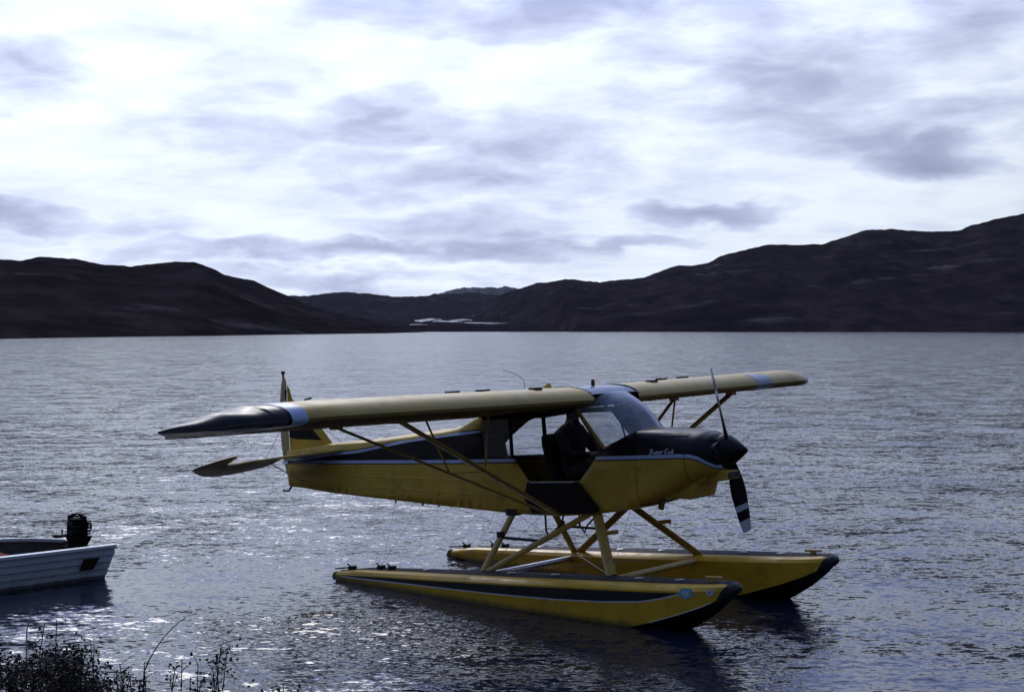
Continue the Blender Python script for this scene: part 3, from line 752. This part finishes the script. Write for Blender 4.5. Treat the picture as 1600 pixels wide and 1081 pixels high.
# floats
XB, XS = 1.885, -3.16
KEEL = [(-3.16,-1.80),(-2.4,-1.95),(-1.2,-2.10),(-.62,-2.17),(-.60,-2.25),(.5,-2.27),(1.0,-2.20),(1.35,-2.09),(1.6,-1.95),(1.76,-1.83),(1.85,-1.745),(1.885,-1.70)]
CHIN = [(-3.16,-1.775),(-2.4,-1.87),(-1.2,-1.99),(-.6,-2.05),(.5,-2.07),(.9,-2.04),(1.1,-1.99),(1.4,-1.905),(1.6,-1.84),(1.78,-1.765),(1.85,-1.72),(1.885,-1.695)]
DKE = [(-3.16,-1.700),(-2.8,-1.668),(-2.0,-1.662),(1.5,-1.652),(1.78,-1.646),(1.85,-1.658),(1.885,-1.685)]
FW = [(-3.16,.12),(-2.6,.17),(-1.6,.25),(-.6,.295),(.5,.30),(1.1,.295),(1.5,.26),(1.7,.215),(1.80,.165),(1.86,.10),(1.885,.035)]
SWU = [(-3.1,-1.726),(-2.4,-1.722),(1.41,-1.715)]
SWL = [(-3.1,-1.728),(-2.83,-1.742),(-1.9,-1.766),(-.855,-1.802),(0,-1.822),(.555,-1.820),(.99,-1.800),(1.2,-1.766),(1.41,-1.716)]
def make_float(sgn):
    cy = sgn*.98; xs_ = list(np.linspace(XS, -.7, 34))+[-.62,-.60]+list(np.linspace(-.55, 1.45, 34))+list(np.linspace(1.48, XB, 24))
    rings = []
    for x in xs_:
        k_, c_, d_, w_ = interp(KEEL, x), interp(CHIN, x), interp(DKE, x), interp(FW, x); wc = w_*1.0
        su = min(d_-.004, interp(SWU, x)); sl = min(su-.0005, interp(SWL, x)); 
        c_ = min(c_, d_-.012); su = max(c_+.004, su); sl = max(c_+.003, min(sl, su-.0005)); s2 = max(c_+.002, sl-.012)
        if x > 1.405 or x < -3.1: sl = su-.0005; s2 = sl-.0005
        side = [(max(su+.002, d_-.045), w_), (su, w_*1.0), (sl, w_), (s2, w_), ((s2+c_)/2, w_), (c_, wc), ((c_+k_)/2+.015, wc*.52)]
        half = [(0, d_+.012), (w_*.60, d_+.006), (w_*.88, d_-.012)] + [(b_, a_) for a_, b_ in side]
        ring = [(x, cy+sgn*p[0], p[1]) for p in half] + [(x, cy, k_)] + [(x, cy-sgn*p[0], p[1]) for p in half[:0:-1]]
        rings.append(ring)
    nh = 10; NRf = len(rings[0])
    def fm(i, k):
        x = (xs_[i]+xs_[i+1])/2; outer = k < nh
        kk = k if k < nh else NRf-1-k
        if kk >= 8: return 1 if x > .6 else 0  # bow bottom coloured black, the shade under the chine put into it
        if kk == 0: return 3
        if outer and -3.1 < x < 1.405:
            if kk == 4: return 1
            if kk == 5: return 2
        return 0
    b = MB(); b.loft(rings, True, True, matf=fm)
    fo = pp('float', b, [FYEL, RUB, WHT, DECK], angle=32)
    bm = bmesh.new(); bm.from_mesh(fo.data); pc_ = Vector((1.815, 0, -1.65))-BASE; pn = Vector((1, 0, -.55)).normalized()
    bmesh.ops.bisect_plane(bm, geom=bm.verts[:]+bm.edges[:]+bm.faces[:], plane_co=pc_, plane_no=pn)
    for f in bm.faces:
        if (f.calc_center_median()-pc_).dot(pn) > 0: f.material_index = 1
    bm.to_mesh(fo.data); bm.free()
    b = MB(); xs2 = [x for x in xs_ if 1.05 < x < 1.80]
    b.tube([(x, cy+sgn*(interp(FW, x)+.003), interp(CHIN, x)) for x in xs2 if x < 1.72], .004, 6); pp('chine_strip', b, WHT).parent = fo
    for x in (-2.5, -1.9, -1.3, -.7, -.1, .5, 1.05):
        for q in (-1, 1):
            b = MB(); b.bar((x, cy+q*(interp(FW, x)+.0005), interp(CHIN, x)+.01), (x, cy+q*(interp(FW, x)+.0005), interp(DKE, x)-.05), .006, .0025, n=8)
            if q != sgn or x < -5: pp('panel_seam', b, FYEL).parent = fo
    # bow cleat, mooring fittings, hatches
    cx = 1.62; z0 = -1.642
    b = MB(); b.bar((cx, cy, z0), (cx, cy, z0+.03), .03, .03); b.box((cx-.085, cy-.02, z0+.03), (cx+.085, cy+.02, z0+.05)); pp('bow_cleat', b, SYEL).parent = fo
    for hx, hr in ((1.25,.05),(.8,.05),(-.2,.05),(-.75,.05),(-1.9,.045)):
        b = MB(); zt = interp(DKE, hx)+.010; b.loft([[(hx+hr*q*math.cos(2*math.pi*k/16), cy+hr*q*math.sin(2*math.pi*k/16), zt+dz_) for k in range(16)] for q, dz_ in ((1, 0), (1, .008), (.8, .012))], True, True); pp('deck_hatch', b, GREY).parent = fo
    for hx in (-3.0, -2.56, -2.4):
        b = MB(); zt = interp(DKE, hx)+.01; b.box((hx-.03, cy-.05, zt), (hx+.03, cy+.03, zt+.035)); b.bar((hx, cy-.03, zt+.03), (hx-.05, cy-.03, zt+.06), .008); pp('stern_fitting', b, RUB).parent = fo
    # water rudder, retracted behind the stern
    b = MB(); b.plate([(-3.14,-1.69),(-3.30,-1.72),(-3.34,-1.78),(-3.26,-1.84),(-3.14,-1.80)], 'y', cy-.012, cy+.012); pp('water_rudder', b, UNDER).parent = fo
    b = MB(); b.bar((-3.05, cy, -1.66), (-3.28, cy, -1.68), .008); pp('rudder_post', b, RUB).parent = fo
    return fo
f_r = make_float(-1); f_l = make_float(1)
f_r['label'] = 'near float with black flash and blue sticker'; f_l['label'] = 'far float with plain yellow inner side'
# sticker and round badge on the near float
yo = -.98-.297
def on_float(x): return -.98-interp(FW, x)-.004
b = MB(); cx_, cz_ = 1.482, -1.714
shape = [(-.092,.004),(-.060,.012),(-.064,.038),(-.030,.046),(.0,.048),(.040,.044),(.060,.034),(.050,.016),(.048,.0),(.088,-.004),(.086,-.022),(.050,-.020),(.035,-.030),(.02,-.046),(-.02,-.050),(-.050,-.036),(-.064,-.014),(-.09,-.010)]
b.add([(cx_+p[0], on_float(cx_+p[0]), cz_+p[1]) for p in shape], [tuple(range(len(shape)))]); st1 = pp('emblem', b, BLUE, smooth=False); st1.parent = f_r
b = MB(); b.add([(cx_+p[0]*.6, on_float(cx_+p[0]*.6)-.002, cz_+p[1]*.62) for p in shape], [tuple(range(len(shape)))]); pp('emblem_centre', b, BLUE2, smooth=False).parent = f_r
for r_, m_, o_ in ((.034, WHT, .0), (.022, BLUE2, .002), (.019, WHT, .0035), (.007, RUB, .005)):
    b = MB(); b.add([(1.70+r_*math.cos(2*math.pi*k/20), on_float(1.70+r_*math.cos(2*math.pi*k/20))-o_, -1.702+r_*.9*math.sin(2*math.pi*k/20)) for k in range(20)], [tuple(range(20))]); pp('round_badge', b, m_, smooth=False).parent = f_r

# tail
def thin(poly, m, name, t0, frame, parent=None, mats=None):
    """a flat fabric surface with a rounded edge; frame maps (a, b, offset) to plane space"""
    b = MB(); P2 = [Vector((p[0], p[1])) for p in poly]; c = sum(P2, Vector((0, 0)))/len(P2)
    rr = []
    for q, o_ in ((.90, -t0), (.97, -t0*.8), (1, 0), (.97, t0*.8), (.90, t0)):
        rr.append([frame(c.x+(p.x-c.x)*q, c.y+(p.y-c.y)*q, o_) for p in P2])
    b.loft(rr, True, True)
    return pp(name, b, mats or m, parent=parent, angle=60)
finp = catmull([(-4.18,-.36),(-4.29,-.245),(-4.40,-.13),(-4.60,.03),(-4.80,.14),(-4.91,.25),(-4.955,.36),(-4.962,.40)], 4)
finp = [(p.x, p.y) for p in finp] + [(-4.962,-.50),(-4.2,-.45)]
thin(finp, YEL, 'fin', .014, lambda a, c, o_: (a, o_, c))
HX = -4.975; DR = R(29)
rud = catmull([(0,-.80),(.05,-.82),(.16,-.74),(.33,-.52),(.40,-.30),(.40,-.05),(.35,.20),(.27,.38),(.19,.49),(.12,.53),(.05,.51),(-.02,.43)], 4)
rud = [(p.x, p.y) for p in rud] + [(0,.40)]
rd = thin(rud, RUDG, 'rudder', .014, lambda a, c, o_: (HX-a*math.cos(DR)-o_*math.sin(DR), a*math.sin(DR)+o_*math.cos(DR), c))
# stripes carry over the rudder as thin bands
for z0, z1 in ((-.562,-.53),):
    b = MB(); b.add([(HX-a*math.cos(DR)-.017*-math.sin(DR)*-1, a*math.sin(DR)-.017*math.cos(DR)-.001, z) for a, z in ((0,z0),(.33,z0-.02),(.35,z1-.02),(0,z1))], [(0,1,2,3)]); pp('rudder_stripe', b, STR).parent = rd
b = MB(); b.sphere((-5.08,.058,.570), .030, mi=0, sz=.8); b.bar((-5.08,.058,.50),(-5.08,.058,.56), .014); pp('tail_beacon', b, AMB).parent = rd
b = MB(); b.box((-4.90,-.035,.155),(-4.63,.035,.205)); pp('antenna_mount', b, UNDER, bevel=.01)
b = MB(); b.bar((-4.66,0,.215),(-4.52,-.02,.235), .012); pp('antenna_rod', b, RUB)
# dark mark on the fin under the wing
b = MB(); b.add([(-4.95,-.018,-.24),(-4.93,-.018,-.10),(-4.62,-.018,-.06),(-4.38,-.018,-.285),(-4.62,-.018,-.27),(-4.80,-.018,-.265)], [(0,1,2,3,4,5)]); pp('fin_flash', b, BLK, smooth=False)
b = MB(); b.add([(-4.985,-.020,.24),(-4.955,-.020,.24),(-4.955,-.020,.30),(-4.945,-.020,.34),(-4.965,-.020,.38),(-4.98,-.020,.34),(-4.99,-.020,.30)], [tuple(range(7))]); pp('fin_mark', b, BLK, smooth=False)
ZS = -.475
DE = R(23)
for sg in (-1, 1):
    st = [(-3.85,.06),(-3.90,.12),(-4.16,.38),(-4.33,.66),(-4.43,.90),(-4.52,1.05),(-4.56,1.085),(-4.90,1.085),(-4.90,.05)]
    thin([(p[0], p[1]) for p in st], WYEL, 'stabilizer', .016, lambda a, c, o_: (a, sg*c, ZS+o_-.02*c+(a+4.9)*.075))
    el_ = catmull([(.02,.16),(.22,.22),(.31,.45),(.37,.75),(.35,1.02),(.26,1.28),(.12,1.48),(.02,1.56),(-.07,1.50),(-.20,1.30),(-.285,1.12)], 4)
    el_ = [(p.x, p.y) for p in el_] + [(-.25,1.10),(0,1.10),(0,.16)]
    thin(el_, UNDER, 'elevator', .012, lambda a, c, o_: (-4.915-a*math.cos(DE)+o_*math.sin(DE)*0, sg*c, ZS-a*math.sin(DE)+o_-.02*c))
    b = MB(); b.bar((-4.6, sg*.75, ZS), (-4.7, sg*.03, -.80), .010, .006); pp('tail_brace', b, GREY)
    b = MB(); b.bar((-4.6, sg*.75, ZS), (-4.85, sg*.02, .15), .0035, n=6); pp('tail_wire', b, GREY)
b = MB(); b.tube([(-4.96,0,-.83),(-5.02,0,-.90),(-5.10,0,-.905),(-5.13,0,-.89)], .012); pp('tail_hook', b, RUB)

# ================================================================== PILOT
def person():
    J = {'pel':(-.62,0,-.70,.135),'sp1':(-.63,0,-.55,.135),'sp2':(-.63,0,-.40,.175),'ch':(-.62,0,-.28,.165),'nk':(-.60,0,-.17,.062),'hd0':(-.585,0,-.105,.075),'hd1':(-.575,0,-.02,.092),'hd2':(-.58,0,.045,.07)}
    V = []; E = []; Rr = []; ix = {}
    def a(n, p, r): ix[n] = len(V); V.append(p); Rr.append(r)
    for n, (x, y, z, r) in J.items(): a(n, (x, y, z), r)
    for p, q in (('pel','sp1'),('sp1','sp2'),('sp2','ch'),('ch','nk'),('nk','hd0'),('hd0','hd1'),('hd1','hd2')): E.append((ix[p], ix[q]))
    for s, nm_ in ((-1, 'r'), (1, 'l')):
        ch_ = [('sh', (-.63, s*.18, -.28), .075), ('el', (-.50, s*.25, -.50), .052), ('wr', (-.28, s*.14, -.52), .036), ('pm', (-.21, s*.10, -.51), .034)]
        pv_ = 'ch'
        for n, p, r in ch_: a(n+nm_, p, r); E.append((ix[pv_], ix[n+nm_])); pv_ = n+nm_
        for k in range(4):
            yy = s*.10+(k-1.5)*.021; l_ = (.040, .047, .044, .034)[k]
            pv_ = 'pm'+nm_
            for i, (dx_, dz_) in enumerate(((.035, .006), (.035+l_*.6, .0), (.035+l_*.9, -.026), (.03+l_*.6, -.045))):
                a('f%d%d%s' % (k, i, nm_), (-.21+dx_, yy, -.51+dz_), .0095); E.append((ix[pv_], ix['f%d%d%s' % (k, i, nm_)])); pv_ = 'f%d%d%s' % (k, i, nm_)
        pv_ = 'pm'+nm_
        for i, (dx_, dy_, dz_) in enumerate(((.0, -.035, .012), (.025, -.045, .012), (.05, -.04, .0))):
            a('t%d%s' % (i, nm_), (-.21+dx_, s*.10+s*dy_, -.51+dz_), .0105); E.append((ix[pv_], ix['t%d%s' % (i, nm_)])); pv_ = 't%d%s' % (i, nm_)
        pv_ = 'pel'
        for n, p, r in (('hp', (-.56, s*.10, -.70), .10), ('kn', (-.14, s*.14, -.62), .070), ('an', (.06, s*.14, -.96), .048), ('ft', (.17, s*.14, -.985), .042)):
            a(n+nm_, p, r); E.append((ix[pv_], ix[n+nm_])); pv_ = n+nm_
    me = bpy.data.meshes.new('person'); me.from_pydata([Vector(p)-BASE for p in V], E, [])
    o = bpy.data.objects.new('person', me); COL.objects.link(o)
    sk = o.modifiers.new('skin', 'SKIN'); sk.use_smooth_shade = True
    for i, r in enumerate(Rr):
        sv = me.skin_vertices[0].data[i]; sv.radius = (r, r); sv.use_root = (i == 0)
    su = o.modifiers.new('sub', 'SUBSURF'); su.levels = 1; su.render_levels = 1
    dg = bpy.context.evaluated_depsgraph_get(); dg.update()
    nm2 = bpy.data.meshes.new_from_object(o.evaluated_get(dg)); o.modifiers.clear(); o.data = nm2
    JK = mat('jacket_dark_red', (.022, .008, .007), .85, var=.3, bump=.3, bscale=25); TR = mat('trousers_dark', (.018, .018, .022), .9); SK = mat('skin', (.30, .17, .12), .55)
    nm2.materials.clear()
    for m_ in (JK, TR, SK): nm2.materials.append(m_)
    for p in nm2.polygons:
        c = p.center+BASE; k = 0
        if c.z < -.63 or (c.z < -.56 and c.x > -.42 and c.x < 0 and False): k = 1
        if c.z > -.175: k = 2
        if c.x > -.27 and c.z > -.60 and abs(c.y) < .19 and c.z < -.4: k = 2
        p.material_index = k; p.use_smooth = True
    o.matrix_world = PLANE_M @ Matrix.Translation(BASE)
    def hp(name, mb, m_): return mesh_obj(name, mb, m_, o, base=BASE)
    HAIR = mat('dark_hair', (.015, .011, .009), .8, bump=.5, bscale=60)
    b = MB(); b.sphere((-.592, 0, .005), .106, 16, 10, sy=.92, sz=.92); hp('cap', b, HAIR)
    b = MB(); b.plate([(-.50,-.075),(-.50,.075),(-.43,.05),(-.41,0),(-.43,-.05)], 'z', .012, .022); hp('cap_peak', b, HAIR)
    b = MB(); b.loft([[(-.495, -.012, -.03), (-.495, .012, -.03), (-.49, 0, -.02)], [(-.470, -.015, -.062), (-.470, .015, -.062), (-.458, 0, -.055)], [(-.49, -.010, -.070), (-.49, .010, -.070), (-.485, 0, -.066)]], True, True); hp('nose', b, SK)
    for s in (-1, 1):
        b = MB(); b.sphere((-.497, s*.033, -.028), .012, 8, 6); hp('eye', b, RUB)
        b = MB(); b.sphere((-.585, s*.092, -.04), .026, 8, 6, sy=.4, sx=.7); hp('ear', b, SK)
    b = MB(); b.tube([(-.497, -.025, -.088), (-.490, 0, -.090), (-.497, .025, -.088)], .006, 6); hp('mouth', b, LINR)
    for s in (-1, 1):
        b = MB(); b.sphere((-.595, s*.100, -.03), .040, 12, 8, sy=.5, sz=1.2); hp('headset_cup', b, RUB)
    return tag(o, 'person in a dark jacket and cap sitting in the open cabin', 'person')
person()

# ================================================================== BOAT
boat = bpy.data.objects.new('motorboat', None); COL.objects.link(boat)
BS = Vector((-4.86, 16.86, 0)); bdir = Vector((-.735, -.678, 0)).normalized(); bper = Vector((bdir.y, -bdir.x, 0))   # bper points to the far side
BM = Matrix(((bdir.x, bper.x, 0, BS.x), (bdir.y, bper.y, 0, BS.y), (0, 0, 1, 0), (0, 0, 0, 1)))
boat.matrix_world = BM
tag(boat, 'white clinker-built open motorboat with its stern towards the floatplane', 'boat')
HULL = mat('white_hull_paint', (.78, .79, .88), .5, var=.10, vscale=4, dirt=(.40, .41, .50), dscale=5, damt=.5)
stain(HULL)
GUN = mat('gunwale_white', (.78, .80, .84), .35, var=.06)
INS = mat('boat_inside', (.075, .06, .045), .8, var=.25, vscale=8)
L = 4.6
def beam(x, h):
    """half beam at length x from the stern and relative height h 0..1"""
    t_ = x/L; top = .60*(1+.22*math.sin(math.pi*min(1, t_*1.1)))*max(0, 1-max(0, (t_-.45)/.55)**2.2)
    return max(.012, top*(.60+.40*h**.7))
def sheer(x): return .355+.03*(x/L)+.24*max(0, (x/L-.3))**1.6
NSTR = 6
def hull_pt(x, h, s, off=0):
    rake = .075*(h-.0)*(1-x/L)**8           # transom leans aft
    zb = -.12; z = zb+(sheer(x)-(.075*max(0, 1-x/.9)**2 if s > 0 else 0)-zb)*h
    return (x-rake*1.0, s*(beam(x, h)+off), z)
for s in (-1, 1):
    for k in range(NSTR):
        h0, h1 = k/NSTR, (k+1)/NSTR; b = MB(); rings = []
        for x in np.linspace(0, L, 28):
            rings.append([hull_pt(x, h0, s, .024), hull_pt(x, h1+.012, s, .002), hull_pt(x, h1+.012, s, -.010), hull_pt(x, h0, s, .002)])
        b.loft(rings, True, True); mesh_obj('hull_plank', b, HULL, boat, angle=30)
    b = MB(); b.loft([[hull_pt(x, 1.0, s, .035), tuple(np.add(hull_pt(x, 1.0, s, .035), (0, 0, .03))), tuple(np.add(hull_pt(x, 1.0, s, -.045), (0, 0, .032))), hull_pt(x, 1.0, s, -.045)] for x in np.linspace(0, L, 28)], True, True)
    mesh_obj('gunwale', b, GUN, boat, angle=30)
b = MB(); b.loft([[hull_pt(x, .08, -1), hull_pt(x, .04, -.01), hull_pt(x, .08, 1)] for x in np.linspace(0, L, 14)], False); mesh_obj('bottom', b, INS, boat)
b = MB(); b.loft([[tuple(np.add(hull_pt(x, h, s, -.014), (.012, 0, 0))) for h in np.linspace(.1, .97, 6)] for s, x in [(-1, q) for q in np.linspace(0, L*.98, 20)]], False)
b.loft([[tuple(np.add(hull_pt(x, h, 1, -.014), (.012, 0, 0))) for h in np.linspace(.1, .97, 6)] for x in np.linspace(0, L*.98, 20)], False); mesh_obj('inner_lining', b, INS, boat)
b = MB(); tp = [(y, h) for y, h in ((-1, .03), (-1, 1.03), (-.42, 1.03), (-.30, .93), (.30, .93), (.42, 1.03), (1, 1.03), (1, .03))]
vs_ = []
for dx_ in (0, .035):
    for y, h in tp:
        q = hull_pt(0, min(h, 1), 1); vs_.append((q[0]+dx_-.004, y*(q[1]), q[2]+(.03 if h > 1 else 0)))
n = len(tp); b.add(vs_, [tuple(range(n)), tuple(range(2*n-1, n-1, -1))]+[(k, n+k, n+(k+1) % n, (k+1) % n) for k in range(n)]); b.m = [0, 1]+[0]*n; mesh_obj('transom', b, [HULL, INS], boat, smooth=False)
for x in (.75, 2.1, 3.3):
    b = MB(); b.box((x, -beam(x, .7)+.02, .17), (x+.26, beam(x, .7)-.02, .20)); mesh_obj('thwart', b, INS, boat, bevel=.006)
b = MB()
q = [hull_pt(.20, .52, -1, .040), hull_pt(.36, .52, -1, .040), hull_pt(.35, .80, -1, .036), hull_pt(.16, .80, -1, .036)]
b.add(q, [(0,1,2,3)]); mesh_obj('registration_plate', b, mat('plate_brown', (.045, .025, .012), .5), boat, smooth=False)
b = MB(); b.box((-.08, -.02, .36), (.02, .02, .40))
# red fuel can / cushion in the boat
def at_boat(p): return BM @ Vector(p)
b = MB(); rr = []
for z, k in ((.20, .9), (.22, 1), (.31, 1), (.335, .85)):
    rr.append([(1.35+.42*k*math.copysign(abs(math.cos(a))**.4, math.cos(a)), -.05+.30*k*math.copysign(abs(math.sin(a))**.4, math.sin(a)), z+.015*noise.noise(Vector((a, z*9, 0)))) for a in [2*math.pi*i/28 for i in range(28)]])
b.loft(rr, True, True); cu = mesh_obj('red_cushion', b, REDM); cu.matrix_world = BM; tag(cu, 'dark red cushion lying inside the motorboat', 'cushion')

# outboard
mot = bpy.data.objects.new('outboard_motor', None); COL.objects.link(mot); mot.matrix_world = BM @ Matrix.Translation((-.01, .21, .31)) @ Matrix.Diagonal((.88, .9, .80, 1))
tag(mot, 'black uncowled outboard motor clamped on the motorboat transom', 'outboard motor')
MB_ = mat('motor_black', (.010, .009, .010), .7, spec=.15, var=.3, bump=.2)
def mo(name, b, m_=MB_, **kw): return mesh_obj(name, b, m_, mot, **kw)
b = MB(); b.box((-.13,-.09,.10),(.09,.09,.33)); mo('engine_block', b, bevel=.018)
b = MB(); 
for k in range(5): b.box((-.15,-.10,.13+k*.04),(.05,.10,.145+k*.04))
mo('cooling_fins', b)
b = MB(); b.loft([[(-.02+r_*math.cos(2*math.pi*k/24), r_*math.sin(2*math.pi*k/24), z) for k in range(24)] for z, r_ in ((.325,.09),(.335,.118),(.36,.118),(.372,.07))], True, True); mo('flywheel', b)
b = MB(); b.box((-.02,-.15,.16),(.10,-.08,.27)); b.tube([(.10,-.11,.22),(.15,-.11,.25),(.15,-.11,.31)], .022); mo('carburettor', b, bevel=.01)
for yy in (-.05, .05):
    b = MB(); b.tube([(-.15,yy,.22),(-.19,yy,.22),(-.20,yy,.235)], [.018,.014,.010]); b.tube([(-.20,yy,.235),(-.18,yy,.31),(-.08,yy,.35)], .006); mo('spark_plug', b)
b = MB(); b.box((-.10,-.10,.30),(-.04,-.02,.40)); b.box((.02,.02,.34),(.08,.08,.41)); b.tube([(-.07,-.06,.40),(-.02,.0,.43),(.05,.05,.41)], .014); mo('coil', b, bevel=.008)
b = MB(); b.tube([(-.05,-.06,.37),(-.04,-.05,.40),(0,.0,.395),(.04,.05,.40),(.06,.06,.37)], .012); mo('starter_bracket', b)
b = MB(); b.add([(-.20,-.08,.10),(.12,-.08,.12),(.12,.08,.12),(-.20,.08,.10),(-.13,-.06,-.04),(.06,-.06,-.04),(.06,.06,-.04),(-.13,.06,-.04)], [(0,3,2,1),(4,5,6,7),(0,1,5,4),(1,2,6,5),(2,3,7,6),(3,0,4,7)]); mo('lower_pan', b, bevel=.012)
b = MB(); b.box((-.02,-.09,-.12),(.07,.09,.02)); mo('clamp_bracket', b, bevel=.01)
for s in (-1, 1):
    b = MB(); b.bar((.07, s*.06, -.04), (.14, s*.06, -.04), .012); b.sphere((.15, s*.06, -.04), .022, 8, 6); mo('clamp_screw', b)
b = MB(); b.tube([(.10,.0,.13),(.22,-.02,.13),(.32,-.03,.14)], [.022,.02,.024]); mo('tiller_handle', b)
b = MB(); b.tube([(.20,-.02,.14),(.20,-.02,.20)], .010); b.sphere((.20,-.02,.21), .016, 8, 6); mo('shift_lever', b)
b = MB(); b.tube([(-.14,-.03,.29),(-.19,-.03,.26),(-.20,-.03,.20),(-.17,-.03,.14),(-.13,-.03,.12)], .008); mo('fuel_hose', b, RUB)
b = MB(); b.bar((-.12,0,-.04),(-.17,0,-.62), .06, .03); mo('leg', b)
b = MB(); b.sphere((-.17,0,-.66), 1, sx=.12, sy=.035, sz=.04); mo('gear_case', b)
for k in range(3):
    a = 2*math.pi*k/3
    b = MB(); b.bar((-.29,0,-.66), (-.30,.10*math.cos(a),-.66+.10*math.sin(a)), .012, .035); mo('propeller_blade', b)

# ================================================================== SHORE PLANTS
LEAF = bpy.data.materials.new('willow_leaf'); LEAF.use_nodes = True; t = NT(LEAF.node_tree); _b = t.n['Principled BSDF']
oi = t.new('ShaderNodeNewGeometry'); t.put(_b.inputs['Base Color'], t.ramp(t.noise(oi.outputs['Position'], 9, 3), [(.3, (.006, .006, .004)), (.7, (.016, .014, .007))])); _b.inputs['Roughness'].default_value = .6
TWIG = mat('willow_twig', (.03, .02, .014), .8, var=.3, vscale=20)
def ground_z(x, y):
    return 1.12*(1-(max(0, y)/6.4)**1.5) if y < 6.4 else -.1
def world_at(u, v, d):
    return Vector(((u-800)/F_PX*d, d, HC-(v-HORIZON)/F_PX*d))
def shrub(name, targets, base_u, d, label, leafy=1.0, group='leafy shrubs on the near bank', rnd=1, lsize=.0115):
    """stems that rise from the bank and end near the given places; leaves along the upper part"""
    rg = random.Random(rnd); tw = MB(); lv = MB()
    bx_ = (base_u-800)/F_PX*d; root = Vector((bx_, d, ground_z(bx_, d)-.03))
    for (u, v, nl) in targets:
        end = world_at(u, v, d+rg.uniform(-.25, .25))
        r0 = root+Vector((rg.uniform(-.12, .12)+(end.x-root.x)*.55, rg.uniform(-.12, .12), 0)); r0.z = ground_z(r0.x, r0.y)-.02
        bend = Vector((rg.uniform(-.06, .06), rg.uniform(-.06, .06), .05))
        pts = [r0.lerp(end, k/7)+bend*math.sin(math.pi*k/7)+Vector((rg.uniform(-.012, .012), rg.uniform(-.012, .012), 0)) for k in range(8)]
        tw.tube(pts, [.006-.0045*k/7 for k in range(8)], 5)
        for q in range(int(nl*leafy*2.9)):
            t_ = 1-rg.random()**1.3*.62; k = min(6, int(t_*7)); p = pts[k].lerp(pts[k+1], t_*7-k)
            # short side twig
            off = Vector((rg.gauss(0, .045), rg.gauss(0, .045), rg.gauss(.01, .03)))*(1.35-t_*.8)
            c = p+off
            if rg.random() < .6: tw.tube([p, p+off*.5+Vector((0, 0, .004)), c], .0013, 3)
            for m_ in range(rg.choice((1, 2, 2, 3))):
                d1 = Vector((rg.gauss(0, 1), rg.gauss(0, 1), rg.gauss(.4, .8))).normalized(); d2 = d1.orthogonal().normalized(); d2 = (Matrix.Rotation(rg.uniform(0, 6.28), 3, d1) @ d2)
                l_ = lsize*rg.uniform(.7, 1.5); wd = l_*.34; n_ = d1.cross(d2)*wd*.25
                c2 = c+Vector((rg.gauss(0, .012), rg.gauss(0, .012), rg.gauss(0, .012)))
                lv.add([c2, c2+d1*l_*.5+d2*wd+n_, c2+d1*l_, c2+d1*l_*.5-d2*wd+n_], [(0, 1, 2), (0, 2, 3)])
    e = bpy.data.objects.new(name, None); COL.objects.link(e); e.location = root
    mesh_obj('stems', tw, TWIG, e, base=root)
    if lv.v:
        lo = mesh_obj('foliage', lv, LEAF, e, base=root, smooth=False); lo['kind'] = 'stuff'
    tag(e, label, 'shrub', group)
    return e
rg = random.Random(5)
def cloud(u0, u1, prof, n, nl):
    out = []
    for _ in range(n):
        u = rg.uniform(u0, u1); top = interp(prof, u); v = top+abs(rg.gauss(0, 26))
        out.append((u, v, nl))
    return out
prof1 = [(-120,1010),(-40,1000),(0,1026),(20,1038),(45,1030),(75,1017),(95,1014),(115,1022),(135,1034),(150,1052),(160,1068)]
shrub('willow_shrub', cloud(-110, 62, prof1, 46, 40), -20, 5.0, 'dense dark leafy shrub in the bottom left corner', rnd=2)
shrub('willow_shrub', cloud(58, 148, prof1, 44, 38)+[(70,975,10),(82,970,8),(138,1000,14),(148,1012,14)], 95, 4.8, 'dark leafy shrub with upright twigs right of the corner shrub', rnd=3)
prof2 = [(140,1050),(165,1052),(185,1048),(215,1060),(235,1072),(260,1068),(285,1042),(300,1058),(330,1068),(360,1080),(420,1078)]
shrub('willow_shrub', cloud(140, 235, prof2, 22, 16)+[(222,1035,8),(190,1036,6)], 190, 4.6, 'low thin shrub with scattered leaves right of the dense shrubs', rnd=4)
shrub('willow_shrub', [(285,1032,12),(270,1050,10),(262,1062,8),(310,1036,4),(300,1060,8)], 270, 4.5, 'small upright sprig with a leafy top beside the low shrub', rnd=6)
shrub('willow_shrub', [(345,1010,14),(338,1022,14),(336,1040,10),(330,1062,6),(348,1018,8)], 332, 4.5, 'single tall sprig with a tuft of leaves, rightmost of the shrubs', rnd=7)
shrub('willow_shrub', cloud(300, 370, [(300,1066),(340,1072),(370,1070)], 10, 8), 330, 4.4, 'sparse low twigs at the bottom edge under the tall sprig', rnd=8)
shrub('willow_shrub', cloud(385, 480, [(385,1078),(430,1066),(480,1076)], 9, 8), 430, 4.4, 'low leafy tips at the bottom edge farthest from the corner', rnd=9)
# bent bare stalk and pale grass blade
def stalk(pts, d, r, m_, name, label):
    P = [world_at(u, v, d) for u, v in pts]; x0 = P[0].x
    g0 = Vector((x0-.02, d, ground_z(x0, d)-.03)); P = [g0.lerp(P[0], k/8) for k in range(8)]+P; P = catmull(P, 5); b = MB(); n = len(P)
    b.tube(P, [r*(1-.7*k/n) for k in range(n)], 6); o = mesh_obj(name, b, m_, base=P[0]); o.location = P[0]
    return tag(o, label, 'plant')
stalk([(223,1060),(226,1045),(236,1024),(252,1000),(270,980),(289,965)], 4.6, .0042, TWIG, 'bare_stalk', 'long bare stalk bending over the water to the right')
GRS = mat('dry_grass', (.55, .50, .40), .7)
stalk([(40,990),(44,972),(49,952)], 5.2, .0065, GRS, 'grass_blade', 'pale dry grass blade against the dark reflection of the boat')
